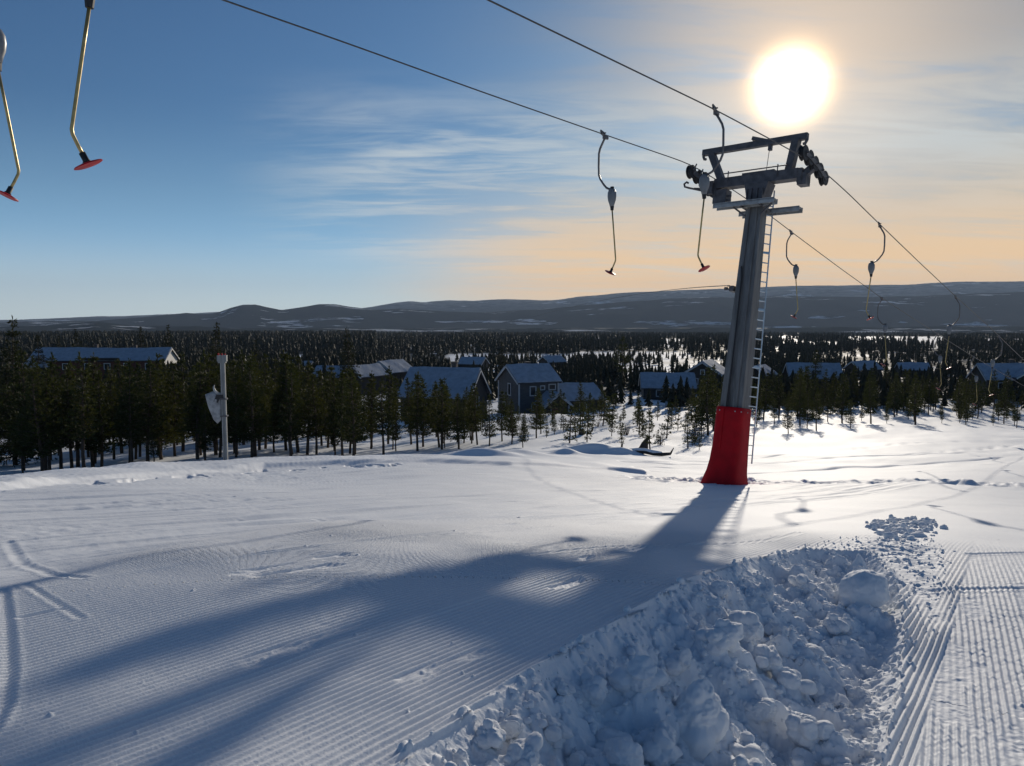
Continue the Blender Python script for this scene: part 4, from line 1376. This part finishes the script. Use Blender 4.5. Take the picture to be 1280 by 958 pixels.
def make_conifer(seed, H, crown_base, spread, whorls, per, dens, kind='pine'):
    rng = random.Random(seed)
    lean = Vector((rng.uniform(-0.03, 0.03), rng.uniform(-0.03, 0.03), 1))
    def axis(h): return Vector((lean.x * h + 0.06 * math.sin(h * 1.1 + seed), lean.y * h + 0.06 * math.cos(h * 0.9 + seed), h))
    r0 = 0.012 * H + 0.02
    tr = MB()
    hs = [-0.4, 0.0, 0.15 * H, 0.4 * H, 0.7 * H, 0.93 * H, H]
    tr.tube([axis(h) for h in hs], [r0 * 1.25, r0 * 1.1, r0, r0 * 0.8, r0 * 0.48, r0 * 0.2, 0.006], 7)
    vs, fs = [], []
    tw = MB()
    for i in range(whorls):
        f = (i + rng.uniform(0.1, 0.9)) / whorls
        h = H * (crown_base + (0.985 - crown_base) * f)
        if kind == 'pine':
            env = spread * (1.02 - f) ** 0.92 * (0.6 + 0.4 * min(1, f * 4))
        else:
            env = spread * (1.03 - f) ** 0.95
        n = max(3, int(per * (0.6 + 0.6 * (1 - f)) + rng.uniform(-1, 1)))
        a0 = rng.uniform(0, 6.28)
        for j in range(n):
            if rng.random() < 0.10: continue
            a = a0 + 6.28 * j / n + rng.uniform(-0.4, 0.4)
            L = env * rng.uniform(0.55, 1.18)
            rise = (0.45 * f + 0.05 + rng.uniform(-0.12, 0.12)) if kind == 'pine' else (-0.35 + 0.55 * f + rng.uniform(-0.1, 0.1))
            p0 = axis(h)
            o = Vector((math.cos(a), math.sin(a), rise)).normalized()
            tip = p0 + o * L + Vector((0, 0, 0.10 * L if kind == 'pine' else 0.06 * L))
            tr.tube([p0, p0 + (tip - p0) * 0.5, tip], [0.018 + 0.006 * L, 0.012, 0.004], 4, False)
            m_ = max(2, int(dens * L + 1))
            for k in range(m_):
                q = (k + rng.uniform(0.2, 1.0)) / m_
                q = 0.22 + 0.78 * q
                c_ = p0.lerp(tip, q) + Vector((rng.gauss(0, 0.10), rng.gauss(0, 0.10), rng.gauss(0, 0.07))) * (0.6 + 0.5 * L)
                for l in range(5):
                    dv = (o * rng.uniform(0.2, 1.0) + Vector((rng.uniform(-1, 1), rng.uniform(-1, 1), rng.uniform(-0.5, 0.9))) * 0.8).normalized()
                    add_leaf(vs, fs, c_, dv, rng.uniform(0.14, 0.30) * (0.8 + H / 30), rng.uniform(0.018, 0.045) * (0.8 + H / 30), rng)
    # leader
    for l in range(14):
        add_leaf(vs, fs, axis(H * (0.9 + 0.1 * rng.random())), Vector((rng.uniform(-.5, .5), rng.uniform(-.5, .5), 1)).normalized(), 0.28, 0.035, rng)
    tm = bpy.data.meshes.new('trunk'); tm.from_pydata([tuple(v) for v in tr.v], [], tr.f); tm.validate(); tm.materials.append(M['bark'])
    tm.polygons.foreach_set('use_smooth', [True] * len(tm.polygons))
    cm = bpy.data.meshes.new('crown'); cm.from_pydata([tuple(v) for v in vs], [], fs); cm.validate(); cm.materials.append(M['needles' if kind == 'pine' else 'spruce'])
    return tm, cm, H
PINES = [make_conifer(100 + k, 6.6 + 0.25 * (k % 3), (0.22, 0.14, 0.18, 0.26, 0.12, 0.19, 0.24, 0.15)[k], (1.45, 1.75, 1.25, 1.2, 1.85, 1.5, 1.35, 1.65)[k], 20 + k % 3, 7, 7) for k in range(8)]
SPRUCES = [make_conifer(200 + k, 10.0, (0.05, 0.08, 0.04, 0.06)[k], (2.3, 2.0, 2.5, 2.1)[k], 28, 9, 6.5, 'spruce') for k in range(4)]
SAPS = [make_conifer(300 + k, 2.6, (0.10, 0.05, 0.14, 0.08, 0.12)[k], (0.62, 0.75, 0.55, 0.7, 0.6)[k], 9, 5, 7) for k in range(5)]
TALLPINE = [make_conifer(400 + k, 11.0, 0.42, 2.0, 14, 8, 5.5) for k in range(2)]
NTREE = 0
def tree(name, var, x, y, H, label, cat, group=None, rot=None, rng=random):
    tm, cm, h0 = var
    z = ground_zf(x, y)
    o = bpy.data.objects.new(name, None)
    o.empty_display_size = 0.3
    C.objects.link(o)
    o.location = (x, y, z)
    s = H / h0
    wd = rng.uniform(0.88, 1.15)
    o.scale = (s * wd, s * wd, s)
    o.rotation_euler = (rng.uniform(-0.03, 0.03), rng.uniform(-0.03, 0.03), rng.uniform(0, 6.28) if rot is None else rot)
    tag(o, label, cat, group)
    for nm, me in (('trunk', tm), ('crown', cm)):
        c_ = bpy.data.objects.new(nm, me)
        C.objects.link(c_)
        c_.parent = o
    return o
def ground_zf(x, y):
    return ground_z(x, y)
rt = random.Random(31)
used = []
def free(x, y, dmin):
    for a, b in used:
        if (a - x) ** 2 + (b - y) ** 2 < dmin * dmin: return False
    used.append((x, y)); return True
HOUSES = [(o.location.x, o.location.y, 9.0) for o in C.objects if o.get('category') == 'house']
def clear_of_houses(x, y, k=1.0):
    # keep the houses and the sight line just in front of them free
    for hx, hy, r in HOUSES:
        if math.hypot(x - hx, y - hy) < r * k: return False
    return True

# (a) the dense stand on the left, row behind row
def cap_height(px, D, p, H):
    # crowns stay below the roofs that show above the stand
    yt = float(np.interp(px, [0, 45, 60, 220, 240, 390, 405, 515, 530, 600, 615, 640, 660], [432, 440, 446, 446, 442, 444, 460, 462, 474, 480, 484, 498, 520])) + 22 * rt.random() ** 1.6 - 3
    return min(H, at(px, yt, D).z - ground_z(p.x, p.y))
LAB_A = 'dark young pine in the dense stand beyond the piste at the left'
n = 0; tries = 0
while n < 172 and tries < 12000:
    tries += 1
    px = rt.uniform(-60, 655)
    D = 44 + 38 * rt.random() ** 1.5
    if px > 480: D = max(D, 46 + 10 * rt.random())
    if px < 110: D = D * 0.92 + 2
    p = at(px, 500, D)
    dens = 1.0 if px < 420 else 1.0 - 0.55 * (px - 420) / 235
    if rt.random() > dens: continue
    if not free(p.x, p.y, 1.0): continue
    H = rt.uniform(6.0, 8.4)
    if px < 60: H *= 1.12
    if rt.random() < 0.22: H = rt.uniform(2.0, 4.2)
    H = cap_height(px, D, p, H)
    if H < 1.6: continue
    tree('pine_tree', rt.choice(PINES), p.x, p.y, H, LAB_A, 'pine tree', 'young pines of the dense stand at the left', rng=rt)
    n += 1
# (b) young pines thinning out below the grey house
LAB_B = 'slim young pine standing in open snow in front of the grey house'
for (px, py, D, H) in ((655, 560, 52, 5.2), (640, 562, 50, 4.9), (627, 560, 52, 5.6), (670, 552, 56, 3.8), (612, 564, 49, 5.8), (596, 563, 50, 5.4), (580, 560, 52, 6.0), (726, 536, 74, 4.4), (752, 522, 90, 4.0), (676, 540, 66, 4.0), (700, 505, 98, 3.4), (648, 520, 80, 5.0), (632, 515, 82, 4.6)):
    p = at(px, py, D)
    used.append((p.x, p.y))
    if px < 660: H = max(2.0, cap_height(px, D, p, H))
    tree('pine_tree', rt.choice(PINES), p.x, p.y, H, LAB_B, 'pine tree', 'slim pines in front of the grey house', rng=rt)
# (c) saplings in the open snow between the house and the tower
LAB_C = 'thin pine sapling poking out of the sunlit snow between the grey house and the tower'
n = 0; tries = 0
while n < 52 and tries < 4000:
    tries += 1
    px = rt.uniform(680, 905); D = rt.uniform(46, 92)
    p = at(px, 500, D)
    if not free(p.x, p.y, 1.4) or not clear_of_houses(p.x, p.y): continue
    H = rt.uniform(0.9, 2.4) * (0.7 + D / 120)
    tree('pine_sapling', rt.choice(SAPS), p.x, p.y, H, LAB_C, 'sapling', 'saplings between the house and the tower', rng=rt)
    n += 1
# (d) belt of low pines across the foot of the open slope on the right
LAB_D = 'low dark pine in the belt along the foot of the sunny slope on the right'
n = 0; tries = 0
while n < 130 and tries < 9000:
    tries += 1
    px = rt.uniform(860, 1330); D = 74 + 44 * rt.random()
    if px < 950: D = rt.uniform(66, 110)
    p = at(px, 500, D)
    if mnoise.noise(Vector((p.x * 0.11, p.y * 0.09, 3.0))) < -0.16 and D < 100: continue
    if not free(p.x, p.y, 1.5) or not clear_of_houses(p.x, p.y): continue
    H = 1.8 + 4.4 * rt.random() ** 1.3
    tree('pine_tree', rt.choice(PINES), p.x, p.y, H, LAB_D, 'pine tree', 'low pines at the foot of the right slope', rng=rt)
    n += 1
for (px, py, D, H) in ((884, 548, 62, 5.6), (877, 540, 70, 4.8), (893, 536, 74, 4.2), (1020, 536, 70, 3.6), (985, 540, 66, 3.0), (1063, 534, 72, 2.6)):
    p = at(px, py, D)
    tree('pine_tree', rt.choice(PINES), p.x, p.y, H, 'dark pine standing alone at the near edge of the right hand tree belt', 'pine tree', 'lone pines at the near edge of the right belt', rng=rt)
# (e) single trees that stand out
for (nm, var, px, pyt, D, H, lab) in (
        ('spruce_tree', SPRUCES[0], 8, 398, 56, 11.5, 'tallest dark spruce at the left edge of the photo'),
        ('spruce_tree', SPRUCES[1], 98, 411, 190, 14, 'pointed spruce above the left end of the very long house'),
        ('spruce_tree', SPRUCES[2], 176, 408, 195, 15, 'broad spruce behind the right half of the very long house'),
        ('spruce_tree', SPRUCES[3], 208, 406, 200, 15, 'slender spruce right behind the white sunlit gable'),
        ('spruce_tree', SPRUCES[1], 267, 403, 125, 13.5, 'tall spruce rising above the marker post'),
        ('spruce_tree', SPRUCES[0], 437, 410, 125, 12.5, 'tall dark spruce standing between the cabins above the dense stand'),
        ('tall_pine', TALLPINE[0], 778, 419, 118, 11.5, 'tall bushy pine with bare lower trunk right of the grey house'),
        ('tall_pine', TALLPINE[1], 1020, 436, 136, 9.0, 'bushy dark pine in front of the blue roofed cabin right of the tower'),
        ('spruce_tree', SPRUCES[2], 44, 418, 150, 12, 'dark spruce behind the small shed at the far left'),
        ('spruce_tree', SPRUCES[3], 71, 420, 170, 12, 'bushy spruce left of the very long house'),
        ('spruce_tree', SPRUCES[0], 318, 424, 150, 11, 'dark brownish spruce right of the marker post above the dense stand'),
        ('spruce_tree', SPRUCES[2], 627, 428, 190, 11, 'dark spruce behind the left gable of the grey house')):
    p = at(px, pyt, D)
    o = tree(nm, var, p.x, p.y, H, lab, 'spruce' if 'spruce' in nm else 'pine tree', rng=rt)
    # stand it so that its tip shows at the height in the photo
    H2 = max(4.0, p.z - o.location.z)
    s = H2 / var[2]
    o.scale = (s, s, s)
    used.append((p.x, p.y))

# (f) the wooded plain: countless trees, one mass
def far_forest():
    rng = np.random.default_rng(5)
    N = 42000
    u = rng.uniform(-0.86, 0.86, N)
    D = 104 * np.exp(rng.random(N) ** 0.80 * math.log(2300 / 104))
    x = u * D; y = D
    z = base_height(x, y) + relief(x, y)
    px, py = px_of(x, y, z)
    nz = fbm(x / 38.0, y / 70.0, 4, 301)
    thin = np.interp(D, [104, 160, 240, 340, 520], [0.85, 0.9, 0.9, 1.0, 1.0])
    keep = rng.random(N) < thin * np.clip(0.9 + 2.2 * nz, 0.16, 1.0)
    # the left stays wooded, the middle and right have open fields
    for (a, b, c_, d_) in CLEAR:
        keep &= ~((px > a) & (px < b) & (py > c_) & (py < d_) & (rng.random(N) > 0.10))
    for hx, hy, r in HOUSES:
        bearing = np.abs(np.arctan2(x, y) - math.atan2(hx, hy)) * hy
        front = (y < hy) & (bearing < 7.5) & (hy - y < 45)
        keep &= ~((np.hypot(x - hx, y - hy) < r * 1.1) | (front & (rng.random(N) > (0.2 if hx < 14 else 0.95))))
    for ux, uy in used:
        pass
    idx = np.nonzero(keep)[0]
    V, Fc = [], []
    k = 0
    base_tpl = []
    for s in range(12):
        r_ = np.random.default_rng(s)
        tv, tf = [], []
        def q(a, h, rad): return (math.cos(a) * rad, math.sin(a) * rad, h)
        tiers = 9
        for t in range(tiers):
            f = t / tiers
            h0 = 0.10 + 0.9 * f
            rad = 0.21 * (1.04 - f) ** 0.9
            m_ = 7
            a0 = r_.uniform(0, 6.28)
            for j in range(m_):
                a = a0 + 6.28 * j / m_ + r_.uniform(-.4, .4)
                rr_ = rad * r_.uniform(0.55, 1.25)
                b = len(tv)
                tv += [(0, 0, min(1.0, h0 + 0.19)), q(a - 0.42, h0 + r_.uniform(-.05, .03), rr_), q(a + 0.42, h0 + r_.uniform(-.05, .03), rr_)]
                tf.append((b, b + 1, b + 2))
        b = len(tv)
        tv += [(0.014, 0, -0.05), (-0.007, 0.012, -0.05), (-0.007, -0.012, -0.05), (0, 0, 0.9)]
        tf += [(b, b + 1, b + 3), (b + 1, b + 2, b + 3), (b + 2, b, b + 3)]
        base_tpl.append((np.array(tv), np.array(tf)))
    for i in idx:
        tv, tf = base_tpl[int(rng.integers(12))]
        H = rng.uniform(2.4, 5.0) if D[i] < 420 else rng.uniform(4, 8)
        if px[i] < 470: H *= 1.35
        wd = H * rng.uniform(0.8, 1.25)
        if D[i] > 700: wd *= 1.6
        a = rng.uniform(0, 6.28); ca_, sa_ = math.cos(a), math.sin(a)
        P_ = np.stack([x[i] + (tv[:, 0] * ca_ - tv[:, 1] * sa_) * wd, y[i] + (tv[:, 0] * sa_ + tv[:, 1] * ca_) * wd, z[i] + tv[:, 2] * H], 1)
        V.append(P_); Fc.append(tf + k); k += len(tv)
    V = np.concatenate(V); Fc = np.concatenate(Fc)
    me = bpy.data.meshes.new('far_forest')
    me.vertices.add(len(V)); me.vertices.foreach_set('co', V.astype(np.float32).ravel())
    me.loops.add(len(Fc) * 3); me.loops.foreach_set('vertex_index', Fc.astype(np.int32).ravel())
    me.polygons.add(len(Fc)); me.polygons.foreach_set('loop_start', (np.arange(len(Fc)) * 3).astype(np.int32))
    me.update(calc_edges=True)
    me.materials.append(M['far_needles'])
    o = bpy.data.objects.new('far_forest', me)
    C.objects.link(o)
    o['kind'] = 'stuff'
    o['label'] = 'dark conifer forest covering the plain below the hills'
    print('far trees', len(idx))
far_forest()

# ------------------------------------------------------------------ small things in the open snow
def log():
    a = hit(757, 566); b = hit(838, 571)
    a.z = ground_z(a.x, a.y) + 0.10; b.z = ground_z(b.x, b.y) + 0.12
    b.z = max(b.z, a.z - 0.35)
    t = MB()
    pts = [a.lerp(b, k / 8) + Vector((0, 0, 0.05 * math.sin(k * 1.7))) for k in range(9)]
    t.tube(pts, [0.08, 0.11, 0.11, 0.10, 0.12, 0.11, 0.10, 0.10, 0.08], 10)
    t.tube([pts[2], pts[2] + Vector((0.1, 0, 0.55))], [0.06, 0.02], 6)
    t.tube([pts[8], pts[8] + Vector((0.15, -0.1, 0.35))], [0.06, 0.02], 6)
    o = t.build('fallen_log', M['old_wood'], smooth=True)
    tag(o, 'dark fallen log half buried in snow behind the piste edge', 'log')
    s = MB()
    s.tube([p + Vector((0, 0, 0.11)) for p in pts[2:8]], [0.04, 0.09, 0.10, 0.09, 0.10, 0.04], 8)
    s.build('snow_cap', M['snow'], o, smooth=True)
    c_ = hit(744, 563); d_ = hit(765, 564)
    t2 = MB()
    c_.z = ground_z(c_.x, c_.y) + 0.12; d_.z = ground_z(d_.x, d_.y) + 0.12
    t2.tube([c_, c_.lerp(d_, .5) + Vector((0, 0, .06)), d_], [0.09, 0.14, 0.08], 8)
    tag(t2.build('fallen_log', M['old_wood'], smooth=True), 'short dark log end left of the longer fallen log', 'log')
log()
def stump():
    p = hit(727, 548)
    p.z = ground_z(p.x, p.y)
    s = p.y / 950
    t = thing('tree_stump', 'squat dark tree stump alone in the snow below the grey house', 'stump', p)
    b = MB()
    b.loft([[(math.cos(q) * r_ * (1 + 0.15 * math.sin(q * 3)), math.sin(q) * r_ * (1 + 0.12 * math.cos(q * 5)), h) for q in np.linspace(0, 6.283, 14, endpoint=False)] for h, r_ in ((-0.3, 4.4 * s), (0.0, 4.0 * s), (4 * s, 3.2 * s), (7.5 * s, 3.1 * s))])
    b.build('wood', M['old_wood'], t, smooth=True)
    c_ = MB()
    c_.loft([[(math.cos(q) * r_, math.sin(q) * r_, h) for q in np.linspace(0, 6.283, 14, endpoint=False)] for h, r_ in ((7.5 * s, 3.0 * s), (8.4 * s, 2.8 * s), (9.0 * s, 1.6 * s))])
    c_.build('snow_cap', M['snow'], t, smooth=True)
stump()
def rootplate():
    p = hit(806, 561)
    p.z = ground_z(p.x, p.y) - 0.1
    s = p.y / 950
    b = MB()
    rings = []
    for k in range(8):
        f = k / 7
        cx_ = (-4 + 9 * f ** 1.3) * s; w_ = (6.5 * (1 - f) ** 0.7 + 0.4) * s; z = 19 * s * f
        rings.append([(cx_ + math.cos(q) * w_ * (1 + 0.2 * math.sin(3 * q + k)), math.sin(q) * w_ * 0.55, z) for q in np.linspace(0, 6.283, 12, endpoint=False)])
    b.loft(rings)
    o = b.build('root_plate', M['old_wood'], smooth=True)
    o.location = p
    tag(o, 'dark upturned root plate leaning behind the fallen log', 'root')
rootplate()
def twigs(px, py, n, hgt, lab):
    p = hit(px, py)
    p.z = ground_z(p.x, p.y)
    b = MB()
    rr_ = random.Random(int(px))
    for k in range(n):
        a = rr_.uniform(0, 6.28); q = rr_.uniform(0.1, 0.55)
        tip = Vector((math.cos(a) * q * hgt, math.sin(a) * q * hgt, hgt * rr_.uniform(0.5, 1.0)))
        base = Vector((rr_.gauss(0, 0.1), rr_.gauss(0, 0.1), -0.1))
        mid = base.lerp(tip, 0.5) + Vector((rr_.gauss(0, 0.05), rr_.gauss(0, 0.05), 0.05))
        b.tube([base, mid, tip], [0.016, 0.011, 0.004], 4, False)
        for j in range(4):
            f = rr_.uniform(0.4, 0.95)
            s0 = base.lerp(tip, f)
            b.tube([s0, s0 + Vector((rr_.uniform(-.3, .3), rr_.uniform(-.3, .3), rr_.uniform(.05, .3))) * hgt * 0.5], [0.007, 0.003], 4, False)
    o = b.build('bare_bush', M['twig'])
    o.location = p
    tag(o, lab, 'bush')
for (px, py, n_t, hg, lab) in ((783, 543, 22, 1.1, 'leafless low bush in the snow above the fallen log'), (826, 557, 14, 1.3, 'leafless bush right behind the root plate'),
                               (868, 552, 26, 1.3, 'leafless bush at the foot of the dark pine left of the tower'), (838, 520, 18, 1.6, 'leafless bush higher up in front of the dark barn'),
                               (746, 535, 12, 0.9, 'small leafless bush right of the tree stump')):
    twigs(px, py, n_t, hg, lab)

# ------------------------------------------------------------------ hills on the far side of the valley
def hill_mat():
    m, nt, b = mat('forested_hill')
    g = nt.node('ShaderNodeTexCoord')
    pos = g.outputs['Object']
    mp_ = nt.node('ShaderNodeMapping'); mp_.inputs['Scale'].default_value = (0.8, 2.4, 6.0)
    nt.l.new(pos, mp_.inputs[0])
    n_ = nt.noise(mp_.outputs[0], 0.0026, 5, 0.55, 0.3)
    n2_ = nt.noise(mp_.outputs[0], 0.011, 5, 0.6, 0.2)
    snow = nt.math('MULTIPLY', nt.mapr(n_, 0.585, 0.61), nt.mapr(n2_, 0.46, 0.54))
    a = nt.node('ShaderNodeAttribute', attribute_name='open_snow')
    snow = nt.math('MAXIMUM', snow, nt.math('MULTIPLY', a.outputs['Fac'], nt.mapr(n2_, 0.40, 0.52)))
    dark = nt.mix(nt.noise(pos, 0.02, 4, 0.7), (0.012, 0.017, 0.016, 1), (0.034, 0.040, 0.036, 1))
    nt.l.new(nt.mix(snow, dark, (0.62, 0.64, 0.66, 1)), b.inputs['Base Color'])
    b.inputs['Roughness'].default_value = 0.95
    b.inputs['Specular IOR Level'].default_value = 0.0
    return m
M['hill'] = hill_mat()
def hill(layer, D0, D1, ridge, foot_py, seed, rough, snow_top=0.0):
    """one range: its crest follows the photo's skyline, with a real front and back slope"""
    na, nd = 420, 34
    pxs = np.linspace(-420, 1700, na)
    crest = np.interp(pxs, [a for a, b in ridge], [b for a, b in ridge])
    crest = crest + fbm(pxs / 55.0, pxs * 0 + seed, 4, seed) * rough
    vs, sn = [], []
    for j in range(nd):
        f = j / (nd - 1)
        D = D0 + (D1 - D0) * f
        fc = 0.62
        for i in range(na):
            rc_ = ray(pxs[i], crest[i]); rf_ = ray(pxs[i], foot_py)
            zc_ = rc_[2] / rc_[1] * (D0 + (D1 - D0) * fc)
            zf_ = rf_[2] / rf_[1] * D0
            s = math.sin(min(1.0, f / fc) * math.pi / 2) ** 1.25 if f < fc else math.cos((f - fc) / (1 - fc) * math.pi / 2)
            z = zf_ + (zc_ - zf_) * s
            x = rc_[0] / rc_[1] * D
            vs.append((x, D, z)); 
            sn.append(snow_top * max(0.0, s - 0.55) * 2.2)
    V = np.array(vs)
    bump_ = fbm(V[:, 0] / (D0 * 0.09), V[:, 1] / (D0 * 0.12), 4, seed + 3)
    prof = np.clip(np.repeat(np.sin(np.linspace(0, math.pi, nd)), na), 0, 1)
    V[:, 2] += bump_ * D0 * 0.010 * prof * np.clip(np.abs(np.repeat(np.linspace(0, 1, nd), na) - 0.60) * 4 - 0.25, 0, 1)
    fs = [(j * na + i, j * na + i + 1, (j + 1) * na + i + 1, (j + 1) * na + i) for j in range(nd - 1) for i in range(na - 1)]
    me = bpy.data.meshes.new('hills')
    me.from_pydata(V.tolist(), [], fs); me.validate()
    me.polygons.foreach_set('use_smooth', [True] * len(me.polygons))
    me.materials.append(M['hill'])
    at_ = me.attributes.new('open_snow', 'FLOAT', 'POINT')
    at_.data.foreach_set('value', np.array(sn, np.float32))
    o = bpy.data.objects.new('hills', me)
    C.objects.link(o)
    o['kind'] = 'structure'
    o['label'] = layer
    return o
hill('low dark wooded hills in the middle distance', 2300, 3100, [(-420, 409), (0, 409), (60, 407), (95, 403.5), (118, 401.5), (145, 404.5), (180, 407.5), (240, 409), (300, 411), (420, 411), (560, 413.5), (800, 412), (1000, 410), (1280, 408), (1700, 408)], 416, 11, 1.6)
hill('blue wooded hill range with two rounded tops', 3600, 5200, [(-420, 403), (0, 403), (60, 401), (120, 402), (170, 398), (200, 395), (232, 392), (250, 393), (272, 390), (288, 384), (304, 381), (318, 381), (336, 385), (352, 388), (380, 384), (400, 381), (420, 380.5), (440, 383.5), (470, 387), (500, 385), (540, 389), (600, 391), (680, 387), (760, 379), (840, 374), (930, 371), (1050, 372), (1160, 369), (1280, 366), (1700, 366)], 416, 23, 2.0, 0.0)
hill('farthest pale hills with snow on top under the sky', 6000, 8200, [(-420, 402), (0, 400), (100, 397), (200, 393), (300, 390), (430, 388), (470, 383), (496, 378.5), (512, 377), (530, 378.5), (560, 375.5), (590, 377), (640, 374.5), (690, 375), (720, 371), (800, 366), (860, 362), (930, 359.5), (1000, 358.5), (1060, 357.5), (1130, 356.5), (1200, 353), (1280, 351.5), (1400, 350), (1700, 352)], 412, 37, 1.6, 0.30)

# ------------------------------------------------------------------ the air
def haze():
    hb = MB()
    lo = float(base_height([0.0], [2600.0])[0]) - 160
    hb.box((0, 3500, (lo + 470) / 2), (16000, 13000, 470 - lo))
    m = bpy.data.materials.new('valley_air')
    m.use_nodes = True
    nt = NT(m.node_tree)
    nt.n.clear()
    out = nt.node('ShaderNodeOutputMaterial')
    v = nt.node('ShaderNodeVolumePrincipled')
    v.inputs['Color'].default_value = (0.46, 0.60, 0.82, 1)
    v.inputs['Density'].default_value = 6.2e-5
    v.inputs['Anisotropy'].default_value = 0.2
    nt.l.new(v.outputs[0], out.inputs['Volume'])
    o = hb.build('haze', m)
    o['kind'] = 'stuff'
    o['label'] = 'thin blue winter haze over the valley'
haze()
